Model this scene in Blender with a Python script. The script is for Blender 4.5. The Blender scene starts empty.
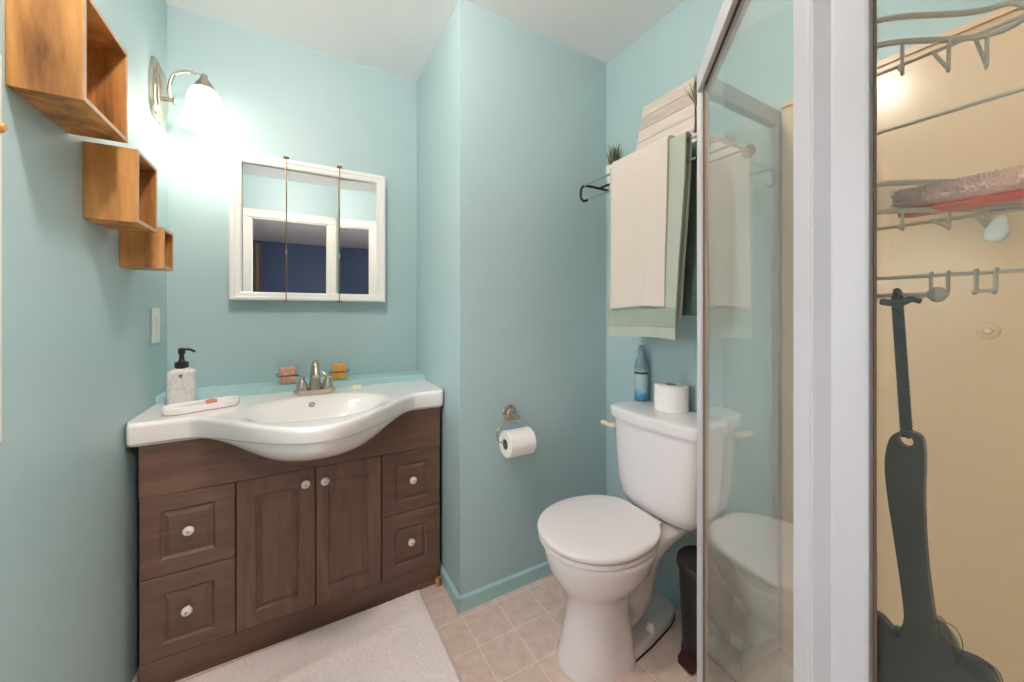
import bpy, bmesh, math, random
from math import sin, cos, pi, radians, sqrt, atan2
from mathutils import Vector, Matrix, Euler
random.seed(7)
sc = bpy.context.scene
COL = sc.collection

# ------------------------------------------------------------------ camera, world, exposure
CAMZ = 1.1845
cam = bpy.data.cameras.new('camera'); camo = bpy.data.objects.new('camera', cam); COL.objects.link(camo)
camo.location = (0, 0, CAMZ); camo.rotation_euler = (pi/2, 0, -0.520787)
cam.sensor_width = 36; cam.lens = 371.83/1024*36; cam.shift_y = -28.85/1024
cam.clip_start = 0.02; cam.clip_end = 60
sc.camera = camo
w = bpy.data.worlds.new('sky'); sc.world = w; w.use_nodes = True
_nt = w.node_tree; _bg = _nt.nodes['Background']; _bg.inputs[1].default_value = 12.0
_tc = _nt.nodes.new('ShaderNodeTexCoord'); _sx = _nt.nodes.new('ShaderNodeSeparateXYZ'); _rp = _nt.nodes.new('ShaderNodeValToRGB')
_nt.links.new(_tc.outputs['Generated'], _sx.inputs[0]); _nt.links.new(_sx.outputs[2], _rp.inputs[0]); _nt.links.new(_rp.outputs[0], _bg.inputs[0])
_rp.color_ramp.elements[0].position = 0.0; _rp.color_ramp.elements[0].color = (0.22, 0.22, 0.21, 1)     # ground
_rp.color_ramp.elements[1].position = 0.04; _rp.color_ramp.elements[1].color = (0.95, 0.93, 1.0, 1)     # bright overcast sky
vs = sc.view_settings
vs.view_transform = 'Standard'; vs.look = 'None'; vs.gamma = 1.0; vs.use_curve_mapping = False
vs.exposure = 0.35
sc.cycles.use_denoising = True
sc.cycles.max_bounces = 14; sc.cycles.diffuse_bounces = 8; sc.cycles.glossy_bounces = 6
sc.cycles.transparent_max_bounces = 16; sc.cycles.sample_clamp_indirect = 6.0
sc.cycles.caustics_refractive = False; sc.cycles.caustics_reflective = False
SCONCE_W, SHADE_E, CEIL_E, BED_FILL_E = 2.6, 5.5, 430.0, 300.0

# ------------------------------------------------------------------ room numbers (metres)
XL, XJ, YB, YA, XR, YF, ZC = -0.462, 0.555, 2.0, 1.381, 1.337, -0.195, 2.43
YBED = -3.9

# ------------------------------------------------------------------ materials
def new_mat(name):
    m = bpy.data.materials.new(name); m.use_nodes = True
    nt = m.node_tree; b = nt.nodes['Principled BSDF']
    return m, nt, b
def pmat(name, col, rough=0.5, metal=0.0, bump=0.0, bscale=60, var=0.0, vscale=6, coat=0.0, sheen=0.0, spec=None, trans=0.0, stretch=None, detail=4):
    m, nt, b = new_mat(name)
    b.inputs['Base Color'].default_value = (*col, 1)
    b.inputs['Roughness'].default_value = rough; b.inputs['Metallic'].default_value = metal
    b.inputs['Coat Weight'].default_value = coat; b.inputs['Coat Roughness'].default_value = 0.08
    b.inputs['Sheen Weight'].default_value = sheen
    if spec is not None: b.inputs['Specular IOR Level'].default_value = spec
    if trans: b.inputs['Transmission Weight'].default_value = trans
    if var or bump:
        tc = nt.nodes.new('ShaderNodeTexCoord'); mp = nt.nodes.new('ShaderNodeMapping')
        nt.links.new(tc.outputs['Object'], mp.inputs['Vector'])
        if stretch: mp.inputs['Scale'].default_value = stretch
    if var:
        n = nt.nodes.new('ShaderNodeTexNoise'); n.inputs['Scale'].default_value = vscale; n.inputs['Detail'].default_value = detail
        nt.links.new(mp.outputs[0], n.inputs['Vector'])
        r = nt.nodes.new('ShaderNodeValToRGB')
        r.color_ramp.elements[0].position = 0.3; r.color_ramp.elements[1].position = 0.7
        r.color_ramp.elements[0].color = (*[c*(1-var) for c in col], 1)
        r.color_ramp.elements[1].color = (*[min(1, c*(1+var)) for c in col], 1)
        nt.links.new(n.outputs['Fac'], r.inputs['Fac']); nt.links.new(r.outputs['Color'], b.inputs['Base Color'])
    if bump:
        n2 = nt.nodes.new('ShaderNodeTexNoise'); n2.inputs['Scale'].default_value = bscale; n2.inputs['Detail'].default_value = 3
        nt.links.new(mp.outputs[0], n2.inputs['Vector'])
        bp = nt.nodes.new('ShaderNodeBump'); bp.inputs['Strength'].default_value = bump; bp.inputs['Distance'].default_value = 0.004
        nt.links.new(n2.outputs['Fac'], bp.inputs['Height']); nt.links.new(bp.outputs['Normal'], b.inputs['Normal'])
    return m
def wood_mat(name, cols, scale=(2, 18, 2), rough=0.4, dist=3.0, nscale=3.0, coat=0.0):
    m, nt, b = new_mat(name)
    tc = nt.nodes.new('ShaderNodeTexCoord'); mp = nt.nodes.new('ShaderNodeMapping'); mp.inputs['Scale'].default_value = scale
    nt.links.new(tc.outputs['Object'], mp.inputs['Vector'])
    n = nt.nodes.new('ShaderNodeTexNoise'); n.inputs['Scale'].default_value = nscale; n.inputs['Detail'].default_value = 6
    n.inputs['Distortion'].default_value = dist; n.inputs['Roughness'].default_value = 0.6
    nt.links.new(mp.outputs[0], n.inputs['Vector'])
    r = nt.nodes.new('ShaderNodeValToRGB'); e = r.color_ramp.elements
    e[0].position = 0.30; e[0].color = (*cols[0], 1); e[1].position = 0.72; e[1].color = (*cols[-1], 1)
    for i, c in enumerate(cols[1:-1]):
        x = e.new(0.30 + 0.42*(i+1)/(len(cols)-1)); x.color = (*c, 1)
    nt.links.new(n.outputs['Fac'], r.inputs['Fac']); nt.links.new(r.outputs['Color'], b.inputs['Base Color'])
    b.inputs['Roughness'].default_value = rough; b.inputs['Coat Weight'].default_value = coat
    bp = nt.nodes.new('ShaderNodeBump'); bp.inputs['Strength'].default_value = 0.12; bp.inputs['Distance'].default_value = 0.002
    nt.links.new(n.outputs['Fac'], bp.inputs['Height']); nt.links.new(bp.outputs['Normal'], b.inputs['Normal'])
    return m
def glass_mat(name, tint=(0.93, 0.97, 0.95), ior=1.5, boost=1.0, milky=0.0):
    # clear sheet: Fresnel mix of see-through and mirror, with a little soap film
    m = bpy.data.materials.new(name); m.use_nodes = True; nt = m.node_tree; nt.nodes.clear()
    out = nt.nodes.new('ShaderNodeOutputMaterial'); mix = nt.nodes.new('ShaderNodeMixShader')
    t = nt.nodes.new('ShaderNodeBsdfTransparent'); t.inputs[0].default_value = (*tint, 1)
    g = nt.nodes.new('ShaderNodeBsdfGlossy'); g.inputs['Roughness'].default_value = 0.0; g.inputs[0].default_value = (1, 1, 1, 1)
    lw = nt.nodes.new('ShaderNodeLayerWeight'); lw.inputs['Blend'].default_value = 0.5
    pw = nt.nodes.new('ShaderNodeMath'); pw.operation = 'POWER'; pw.inputs[1].default_value = 5.0; nt.links.new(lw.outputs['Facing'], pw.inputs[0])
    r0 = ((ior-1)/(ior+1))**2
    f = nt.nodes.new('ShaderNodeMath'); f.operation = 'MULTIPLY_ADD'; f.inputs[1].default_value = 1-r0; f.inputs[2].default_value = r0; nt.links.new(pw.outputs[0], f.inputs[0])
    nt.links.new(f.outputs[0], mix.inputs[0]); nt.links.new(t.outputs[0], mix.inputs[1]); nt.links.new(g.outputs[0], mix.inputs[2])
    last = mix
    if milky:
        d = nt.nodes.new('ShaderNodeBsdfDiffuse'); d.inputs[0].default_value = (0.8, 0.78, 0.72, 1)
        m2 = nt.nodes.new('ShaderNodeMixShader'); m2.inputs[0].default_value = milky
        nt.links.new(mix.outputs[0], m2.inputs[1]); nt.links.new(d.outputs[0], m2.inputs[2]); last = m2
    nt.links.new(last.outputs[0], out.inputs[0])
    return m
def emit_mat(name, col, strength):
    m, nt, b = new_mat(name)
    b.inputs['Base Color'].default_value = (0.9, 0.9, 0.9, 1)
    b.inputs['Emission Color'].default_value = (*col, 1); b.inputs['Emission Strength'].default_value = strength
    return m

TEAL = (0.39, 0.522, 0.54)
M = {}
M['wall'] = pmat('teal_wall_paint', TEAL, 0.45, bump=0.05, bscale=140, var=0.015, vscale=2)
M['ceiling'] = pmat('white_ceiling_paint', (0.93, 0.90, 0.91), 0.9)
M['teal_trim'] = pmat('teal_gloss_trim', (0.375, 0.58, 0.60), 0.3)
M['white_trim'] = pmat('white_trim_paint', (0.80, 0.77, 0.73), 0.35)
M['frame_white'] = pmat('white_enamel_frame', (0.82, 0.80, 0.78), 0.25)
M['porcelain'] = pmat('white_porcelain', (0.80, 0.755, 0.775), 0.12, coat=0.6)
M['seat_plastic'] = pmat('white_toilet_seat_plastic', (0.80, 0.735, 0.745), 0.22, coat=0.2)
M['sink'] = pmat('white_vitreous_sink', (0.84, 0.795, 0.785), 0.12, coat=0.6)
ESP = [(0.118, 0.060, 0.042), (0.160, 0.084, 0.059), (0.205, 0.109, 0.077)]
M['espresso'] = wood_mat('espresso_stained_wood', ESP, (11, 6, 1.1), 0.40, 0.8, 3.0)
M['espresso_h'] = wood_mat('espresso_stained_wood_cross', [tuple(c*.86 for c in q) for q in ESP], (1.1, 6, 11), 0.40, 0.8, 3.0)
M['espresso_dark'] = pmat('dark_cabinet_inside', (0.012, 0.009, 0.008), 0.7)
M['walnut'] = wood_mat('walnut_veneer', [(0.085, 0.030, 0.012), (0.36, 0.155, 0.045), (0.60, 0.285, 0.085), (0.74, 0.40, 0.155)], (9, 9, 1.0), 0.38, 0.35, 1.8)
M['ply_edge'] = pmat('pale_wood_edge', (0.50, 0.34, 0.23), 0.5, var=0.15, vscale=30)
M['nickel'] = pmat('brushed_nickel', (0.58, 0.50, 0.42), 0.20, 1.0)
M['chrome'] = pmat('warm_chrome', (0.72, 0.68, 0.62), 0.12, 1.0)
M['steel_wire'] = pmat('satin_steel_wire', (0.62, 0.52, 0.43), 0.38, 0.25)
M['alu'] = pmat('white_aluminium_frame', (0.52, 0.495, 0.525), 0.38)
M['seal'] = pmat('brown_rubber_seal', (0.20, 0.12, 0.06), 0.6)
M['bronze'] = pmat('dark_bronze_metal', (0.035, 0.028, 0.025), 0.3, 0.9)
M['brass'] = pmat('aged_brass', (0.25, 0.18, 0.11), 0.35, 1.0)
M['mirror'] = pmat('mirror_silver', (0.86, 0.87, 0.86), 0.0, 1.0)
M['glass'] = glass_mat('shower_glass', (0.955, 0.975, 0.96), 1.46, milky=0.008)
M['door_glass'] = glass_mat('soap_filmed_door_glass', (0.955, 0.975, 0.96), 1.46, milky=0.05)
M['clear'] = glass_mat('clear_glass', (0.96, 0.98, 0.97), 1.45)
M['surround'] = pmat('cream_acrylic_surround', (0.75, 0.525, 0.345), 0.2, spec=0.25, var=0.03, vscale=2)
M['pan'] = pmat('cream_shower_pan', (0.74, 0.68, 0.58), 0.3, bump=0.1, bscale=200)
M['black_plastic'] = pmat('black_plastic', (0.010, 0.010, 0.010), 0.4)
M['bin'] = pmat('charcoal_plastic', (0.017, 0.015, 0.0145), 0.45)
M['bin_pedal'] = pmat('dark_maroon_plastic', (0.045, 0.012, 0.010), 0.4)
M['bin_base'] = pmat('slate_base_plastic', (0.06, 0.065, 0.075), 0.4)
M['paper'] = pmat('white_toilet_paper', (0.86, 0.83, 0.81), 0.95, bump=0.25, bscale=300)
M['card'] = pmat('brown_card_core', (0.26, 0.18, 0.13), 0.9)
M['white_towel'] = pmat('cream_terry', (0.64, 0.56, 0.50), 0.95, bump=0.6, bscale=400, sheen=0.4)
M['sage_towel'] = pmat('sage_green_terry', (0.40, 0.44, 0.375), 0.95, bump=0.6, bscale=400, sheen=0.4)
M['sage_band'] = pmat('sage_towel_band', (0.29, 0.35, 0.29), 0.9, bump=0.9, bscale=260, sheen=0.4)
M['dark_towel'] = pmat('dark_green_terry', (0.05, 0.095, 0.065), 0.95, bump=0.6, bscale=400, sheen=0.3)
M['hem'] = pmat('beige_hem', (0.55, 0.45, 0.38), 0.9)
M['rug'] = pmat('pale_grey_pile', (0.96, 0.82, 0.785), 1.0, var=0.07, vscale=110)
M['pot'] = pmat('white_ceramic_pot', (0.78, 0.74, 0.71), 0.35)
M['blade'] = pmat('dark_green_blade', (0.030, 0.070, 0.022), 0.6, var=0.5, vscale=40)
M['blade_dry'] = pmat('olive_straw_blade', (0.22, 0.19, 0.075), 0.6, var=0.3, vscale=40)
M['soil'] = pmat('potting_soil', (0.03, 0.02, 0.015), 1.0)
M['stem'] = pmat('brown_stem', (0.10, 0.05, 0.03), 0.8)
M['shade_fabric'] = emit_mat('lit_frosted_glass', (1.0, 0.90, 0.76), SHADE_E)
M['dome'] = emit_mat('lit_ceiling_diffuser', (1.0, 0.88, 0.79), CEIL_E)
M['bed_fill'] = emit_mat('added_bedroom_fill', (1.0, 0.93, 0.86), BED_FILL_E)  # glow of the added bedroom lamp that fills the bathroom
M['navy'] = pmat('navy_wall_paint', (0.014, 0.036, 0.105), 0.6)
M['curtain'] = pmat('taupe_curtain', (0.16, 0.13, 0.11), 0.9)
M['carpet'] = pmat('beige_carpet', (0.35, 0.30, 0.26), 1.0)
M['ivory'] = pmat('ivory_plastic', (0.78, 0.64, 0.44), 0.3)
M['knob_ceramic'] = pmat('white_ceramic_knob', (0.80, 0.74, 0.68), 0.2, coat=0.4)
M['coral'] = pmat('coral_plastic', (0.55, 0.18, 0.13), 0.5)
M['clear_grey'] = pmat('pale_grey_plastic', (0.62, 0.62, 0.63), 0.25)
M['orange_wax'] = pmat('orange_wax', (0.95, 0.40, 0.06), 0.5, var=0.15, vscale=60)
M['pink_wax'] = pmat('coral_pink_wax', (0.95, 0.38, 0.26), 0.5, var=0.25, vscale=90)
M['cream'] = pmat('cream_soap', (0.80, 0.72, 0.52), 0.5)
M['switch'] = pmat('white_switch_plastic', (0.80, 0.79, 0.75), 0.35)
M['red_plastic'] = pmat('red_plastic', (0.72, 0.11, 0.06), 0.35)
M['pink_fuzz'] = pmat('pink_bristle', (0.97, 0.68, 0.60), 0.9, var=0.08, vscale=120)
M['white_plastic'] = pmat('white_plastic', (0.80, 0.77, 0.74), 0.35)
M['brush_black'] = pmat('dark_brown_black_plastic', (0.038, 0.022, 0.017), 0.33, var=0.3, vscale=12)
M['cord'] = pmat('black_braided_cord', (0.008, 0.008, 0.008), 0.7)
M['tan_wood'] = pmat('raw_tan_wood', (0.42, 0.20, 0.08), 0.8, var=0.4, vscale=60)
M['peg'] = pmat('orange_pine', (0.62, 0.25, 0.06), 0.4)

def tile_mat():
    m, nt, b = new_mat('beige_vinyl_tile')
    tc = nt.nodes.new('ShaderNodeTexCoord'); sep = nt.nodes.new('ShaderNodeSeparateXYZ')
    nt.links.new(tc.outputs['Object'], sep.inputs[0])
    def line(out, off):
        a = nt.nodes.new('ShaderNodeMath'); a.operation = 'SUBTRACT'; a.inputs[1].default_value = off; nt.links.new(out, a.inputs[0])
        d = nt.nodes.new('ShaderNodeMath'); d.operation = 'DIVIDE'; d.inputs[1].default_value = 0.1485; nt.links.new(a.outputs[0], d.inputs[0])
        p = nt.nodes.new('ShaderNodeMath'); p.operation = 'PINGPONG'; p.inputs[1].default_value = 0.5; nt.links.new(d.outputs[0], p.inputs[0])
        return p.outputs[0]
    mn = nt.nodes.new('ShaderNodeMath'); mn.operation = 'MINIMUM'
    nt.links.new(line(sep.outputs[0], 0.5525), mn.inputs[0]); nt.links.new(line(sep.outputs[1], 1.200), mn.inputs[1])
    mr = nt.nodes.new('ShaderNodeMapRange'); mr.inputs[1].default_value = 0.008; mr.inputs[2].default_value = 0.022
    nt.links.new(mn.outputs[0], mr.inputs[0])
    n = nt.nodes.new('ShaderNodeTexNoise'); n.inputs['Scale'].default_value = 28; n.inputs['Detail'].default_value = 6
    nt.links.new(tc.outputs['Object'], n.inputs['Vector'])
    r = nt.nodes.new('ShaderNodeValToRGB'); r.color_ramp.elements[0].position = .32; r.color_ramp.elements[1].position = .68
    r.color_ramp.elements[0].color = (0.66, 0.49, 0.42, 1); r.color_ramp.elements[1].color = (0.78, 0.60, 0.53, 1)
    nt.links.new(n.outputs['Fac'], r.inputs['Fac'])
    mx = nt.nodes.new('ShaderNodeMix'); mx.data_type = 'RGBA'
    mx.inputs['A'].default_value = (0.86, 0.70, 0.62, 1)
    nt.links.new(mr.outputs[0], mx.inputs['Factor']); nt.links.new(r.outputs['Color'], mx.inputs['B'])
    nt.links.new(mx.outputs['Result'], b.inputs['Base Color']); b.inputs['Roughness'].default_value = 0.42
    bp = nt.nodes.new('ShaderNodeBump'); bp.inputs['Strength'].default_value = 0.25; bp.inputs['Distance'].default_value = 0.002
    nt.links.new(mr.outputs[0], bp.inputs['Height']); nt.links.new(bp.outputs['Normal'], b.inputs['Normal'])
    return m
M['tile'] = tile_mat()
def marble_mat():
    m, nt, b = new_mat('white_marble')
    tc = nt.nodes.new('ShaderNodeTexCoord')
    n = nt.nodes.new('ShaderNodeTexNoise'); n.inputs['Scale'].default_value = 9; n.inputs['Detail'].default_value = 8; n.inputs['Distortion'].default_value = 2.5
    nt.links.new(tc.outputs['Object'], n.inputs['Vector'])
    r = nt.nodes.new('ShaderNodeValToRGB'); e = r.color_ramp.elements
    e[0].position = .44; e[0].color = (.74, .70, .68, 1); e[1].position = .56; e[1].color = (.74, .70, .68, 1)
    x = e.new(.5); x.color = (.62, .585, .57, 1)
    nt.links.new(n.outputs['Fac'], r.inputs['Fac']); nt.links.new(r.outputs['Color'], b.inputs['Base Color'])
    b.inputs['Roughness'].default_value = .25
    return m
M['marble'] = marble_mat()
def bottle_mat():
    m, nt, b = new_mat('blue_mountain_label')
    tc = nt.nodes.new('ShaderNodeTexCoord'); sep = nt.nodes.new('ShaderNodeSeparateXYZ'); nt.links.new(tc.outputs['Object'], sep.inputs[0])
    n = nt.nodes.new('ShaderNodeTexNoise'); n.inputs['Scale'].default_value = 45; nt.links.new(tc.outputs['Object'], n.inputs['Vector'])
    ma = nt.nodes.new('ShaderNodeMath'); ma.operation = 'MULTIPLY_ADD'; ma.inputs[1].default_value = 0.05; nt.links.new(n.outputs['Fac'], ma.inputs[0]); nt.links.new(sep.outputs[2], ma.inputs[2])
    mr = nt.nodes.new('ShaderNodeMapRange'); mr.inputs[1].default_value = 0.02; mr.inputs[2].default_value = 0.27; nt.links.new(ma.outputs[0], mr.inputs[0])
    r = nt.nodes.new('ShaderNodeValToRGB'); e = r.color_ramp.elements
    e[0].position = 0; e[0].color = (.02, .12, .26, 1); e[1].position = 1; e[1].color = (.16, .27, .33, 1)
    for p, c in ((.12, (.05, .25, .42)), (.25, (.40, .58, .62)), (.45, (.55, .66, .66)), (.62, (.20, .34, .40)), (.8, (.30, .42, .48))):
        x = e.new(p); x.color = (*c, 1)
    nt.links.new(mr.outputs[0], r.inputs['Fac']); nt.links.new(r.outputs['Color'], b.inputs['Base Color']); b.inputs['Roughness'].default_value = .3
    return m
M['bottle'] = bottle_mat()
def shiplap_mat():
    m, nt, b = new_mat('whitewashed_planks')
    tc = nt.nodes.new('ShaderNodeTexCoord'); sep = nt.nodes.new('ShaderNodeSeparateXYZ'); nt.links.new(tc.outputs['Object'], sep.inputs[0])
    fl = nt.nodes.new('ShaderNodeMath'); fl.operation = 'DIVIDE'; fl.inputs[1].default_value = 0.0585; nt.links.new(sep.outputs[2], fl.inputs[0])
    f2 = nt.nodes.new('ShaderNodeMath'); f2.operation = 'FLOOR'; nt.links.new(fl.outputs[0], f2.inputs[0])
    wn = nt.nodes.new('ShaderNodeTexWhiteNoise'); wn.noise_dimensions = '1D'; nt.links.new(f2.outputs[0], wn.inputs['W'])
    mp = nt.nodes.new('ShaderNodeMapping'); mp.inputs['Scale'].default_value = (30, 4, 60); nt.links.new(tc.outputs['Object'], mp.inputs[0])
    n = nt.nodes.new('ShaderNodeTexNoise'); n.inputs['Scale'].default_value = 3; n.inputs['Detail'].default_value = 5; nt.links.new(mp.outputs[0], n.inputs['Vector'])
    ad = nt.nodes.new('ShaderNodeMath'); ad.operation = 'MULTIPLY_ADD'; ad.inputs[1].default_value = .5; nt.links.new(wn.outputs[0], ad.inputs[0]); nt.links.new(n.outputs['Fac'], ad.inputs[2])
    r = nt.nodes.new('ShaderNodeValToRGB'); r.color_ramp.elements[0].position = .35; r.color_ramp.elements[1].position = 1.0
    r.color_ramp.elements[0].color = (.46, .39, .33, 1); r.color_ramp.elements[1].color = (.70, .61, .54, 1)
    nt.links.new(ad.outputs[0], r.inputs['Fac']); nt.links.new(r.outputs['Color'], b.inputs['Base Color']); b.inputs['Roughness'].default_value = .7
    return m
M['shiplap'] = shiplap_mat()
def net_mat():
    m = bpy.data.materials.new('black_tulle_net'); m.use_nodes = True; nt = m.node_tree; nt.nodes.clear()
    out = nt.nodes.new('ShaderNodeOutputMaterial'); mix = nt.nodes.new('ShaderNodeMixShader'); mix.inputs[0].default_value = .45
    t = nt.nodes.new('ShaderNodeBsdfTransparent'); d = nt.nodes.new('ShaderNodeBsdfDiffuse'); d.inputs[0].default_value = (.03, .025, .022, 1)
    nt.links.new(t.outputs[0], mix.inputs[1]); nt.links.new(d.outputs[0], mix.inputs[2]); nt.links.new(mix.outputs[0], out.inputs[0])
    return m
M['net'] = net_mat()

# ------------------------------------------------------------------ mesh helpers
def BM(): return bmesh.new()
def box(bm, x0, x1, y0, y1, z0, z1, bev=0.0, seg=2, mat=None):
    vs_ = [bm.verts.new((x, y, z)) for x in (x0, x1) for y in (y0, y1) for z in (z0, z1)]
    q = [(0, 1, 3, 2), (4, 6, 7, 5), (0, 4, 5, 1), (2, 3, 7, 6), (0, 2, 6, 4), (1, 5, 7, 3)]
    fs = [bm.faces.new([vs_[i] for i in f]) for f in q]
    if bev:
        es = list({e for f in fs for e in f.edges})
        bmesh.ops.bevel(bm, geom=es, offset=bev, segments=seg, affect='EDGES', profile=0.5)
    if mat is not None: bmesh.ops.transform(bm, matrix=mat, verts=[v for v in vs_ if v.is_valid])
    return bm
def obox(center, size, rotz=0.0, bev=0.0, bm=None, rot=None):
    """box given by centre, size and a rotation, appended to bm"""
    b2 = bmesh.new(); sx, sy, sz = [s/2 for s in size]
    box(b2, -sx, sx, -sy, sy, -sz, sz, bev)
    R = rot.to_matrix().to_4x4() if rot else Matrix.Rotation(rotz, 4, 'Z')
    b2.transform(Matrix.Translation(center) @ R)
    if bm is None: return b2
    me = bpy.data.meshes.new('tmp'); b2.to_mesh(me); bm.from_mesh(me); bpy.data.meshes.remove(me); b2.free()
    return bm
def loops(bm, rings, closed=True, cap0=True, cap1=True, loop_v=False):
    vr = [[bm.verts.new(p) for p in r] for r in rings]
    n = len(vr[0]); m = len(vr)
    for i in range(m if loop_v else m-1):
        a, b = vr[i], vr[(i+1) % m]
        for j in range(n if closed else n-1):
            k = (j+1) % n
            try: bm.faces.new((a[j], a[k], b[k], b[j]))
            except ValueError: pass
    if closed and not loop_v:
        if cap0: bm.faces.new(list(reversed(vr[0])))
        if cap1: bm.faces.new(vr[-1])
    return vr
def tube(bm, pts, r, n=10, cyclic=False, cap=True):
    pts = [Vector(p) for p in pts]; N = len(pts)
    rs = r if isinstance(r, (list, tuple)) else [r]*N
    tang = []
    for i in range(N):
        a = pts[(i-1) % N] if (cyclic or i > 0) else pts[i]
        b = pts[(i+1) % N] if (cyclic or i < N-1) else pts[i]
        t = (b-a); tang.append(t.normalized() if t.length > 1e-9 else Vector((0, 0, 1)))
    up = Vector((0, 0, 1)) if abs(tang[0].z) < .9 else Vector((1, 0, 0))
    u = (up - tang[0]*up.dot(tang[0])).normalized()
    rings = []
    for i in range(N):
        t = tang[i]; u = (u - t*u.dot(t))
        u = u.normalized() if u.length > 1e-6 else t.orthogonal().normalized()
        v = t.cross(u)
        rings.append([pts[i] + (u*cos(2*pi*k/n) + v*sin(2*pi*k/n))*rs[i] for k in range(n)])
    loops(bm, rings, cap0=cap, cap1=cap, loop_v=cyclic)
    return bm
def smooth_path(ctrl, n=8, cyclic=False):
    P = [Vector(p) for p in ctrl]; out = []; N = len(P)
    for i in range(N if cyclic else N-1):
        p0 = P[(i-1) % N] if (cyclic or i > 0) else P[i]*2-P[i+1]
        p1, p2 = P[i], P[(i+1) % N]
        p3 = P[(i+2) % N] if (cyclic or i+2 < N) else P[i+1]*2-P[i]
        for k in range(n):
            t = k/n
            out.append(0.5*((2*p1)+(-p0+p2)*t+(2*p0-5*p1+4*p2-p3)*t*t+(-p0+3*p1-3*p2+p3)*t*t*t))
    if not cyclic: out.append(P[-1])
    return out
def lathe(bm, prof, origin=(0, 0, 0), axis='Z', n=32, cap=True, sx=1.0, sy=1.0):
    """prof: (r, h) pairs along the axis"""
    rings = []
    for r, h in prof:
        ring = []
        for k in range(n):
            a = 2*pi*k/n; c, s = r*cos(a)*sx, r*sin(a)*sy
            p = {'Z': (c, s, h), 'X': (h, c, s), 'Y': (s, h, c)}[axis]
            ring.append(Vector(origin)+Vector(p))
        rings.append(ring)
    loops(bm, rings, cap0=cap, cap1=cap)
    return bm
def prism(bm, pts2, z0, z1, bev=0.0, seg=2, axis='Z'):
    def P(a, b, h): return {'Z': (a, b, h), 'Y': (a, h, b), 'X': (h, a, b)}[axis]
    lo = [bm.verts.new(P(a, b, z0)) for a, b in pts2]; hi = [bm.verts.new(P(a, b, z1)) for a, b in pts2]
    n = len(lo)
    fs = [bm.faces.new(list(reversed(lo))), bm.faces.new(hi)]
    for i in range(n):
        j = (i+1) % n; fs.append(bm.faces.new((lo[i], lo[j], hi[j], hi[i])))
    if bev:
        es = [e for f in fs[:2] for e in f.edges]
        bmesh.ops.bevel(bm, geom=list(set(es)), offset=bev, segments=seg, affect='EDGES', profile=0.5)
    return bm
def finish(bm, name, mat, ang=40):
    bmesh.ops.remove_doubles(bm, verts=bm.verts, dist=1e-6)
    bmesh.ops.recalc_face_normals(bm, faces=bm.faces)
    for f in bm.faces: f.smooth = True
    for e in bm.edges:
        if len(e.link_faces) == 2 and e.calc_face_angle(0) > radians(ang): e.smooth = False
    me = bpy.data.meshes.new(name); bm.to_mesh(me); bm.free()
    for mm in (mat if isinstance(mat, (list, tuple)) else [mat]): me.materials.append(M[mm] if isinstance(mm, str) else mm)
    return me
def obj_from(name, me):
    ob = bpy.data.objects.new(name, me); COL.objects.link(ob)
    if len(me.polygons) < 20000:
        wn_ = ob.modifiers.new('weighted_normal', 'WEIGHTED_NORMAL'); wn_.keep_sharp = True; wn_.weight = 80
    return ob
def wloc(o):
    v = Vector((0, 0, 0))
    while o is not None: v += o.location; o = o.parent
    return v
def thing(name, label, cat, loc=(0, 0, 0), group=None):
    o = bpy.data.objects.new(name, None); COL.objects.link(o); o.location = loc; o.empty_display_size = .05
    o['label'] = label; o['category'] = cat
    if group: o['group'] = group
    return o
def part(name, bm, mat, parent, label=None, ang=40, origin=None):
    """a mesh given in room coordinates, parented to its thing"""
    bm.verts.ensure_lookup_table()
    base = wloc(parent)
    o = Vector(origin) if origin is not None else base
    bm.transform(Matrix.Translation(-o))
    me = finish(bm, name, mat, ang); ob = obj_from(name, me)
    ob.parent = parent; ob.location = o - base
    if label: ob['label'] = label
    return ob
def solo(name, bm, mat, label, cat, group=None, ang=40, origin=None):
    if origin is None:
        xs = [v.co.x for v in bm.verts]; ys = [v.co.y for v in bm.verts]; zs = [v.co.z for v in bm.verts]
        origin = ((min(xs)+max(xs))/2, (min(ys)+max(ys))/2, min(zs))
    bm.transform(Matrix.Translation(-Vector(origin)))
    me = finish(bm, name, mat, ang); ob = obj_from(name, me); ob.location = origin
    ob['label'] = label; ob['category'] = cat
    if group: ob['group'] = group
    return ob
def struct(name, bm, mat, label, cat='wall', parent=None, ang=40):
    me = finish(bm, name, mat, ang); ob = obj_from(name, me)
    if parent is not None: ob.parent = parent
    else:
        ob['kind'] = 'structure'; ob['label'] = label; ob['category'] = cat
    return ob
def sstep(a, b, x):
    t = max(0.0, min(1.0, (x-a)/(b-a))); return t*t*(3-2*t)

# ------------------------------------------------------------------ the setting
WT = 0.10
b = BM(); box(b, XL-WT, XR+WT, YF-WT, YB+WT, -.06, 0); struct('floor', b, 'tile', 'beige square vinyl tile bathroom floor with pale joints', 'floor')
b = BM(); box(b, XL-WT, XR+WT, YF-WT, YB+WT, ZC, ZC+.06); struct('ceiling', b, 'ceiling', 'plain white bathroom ceiling', 'ceiling')
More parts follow.
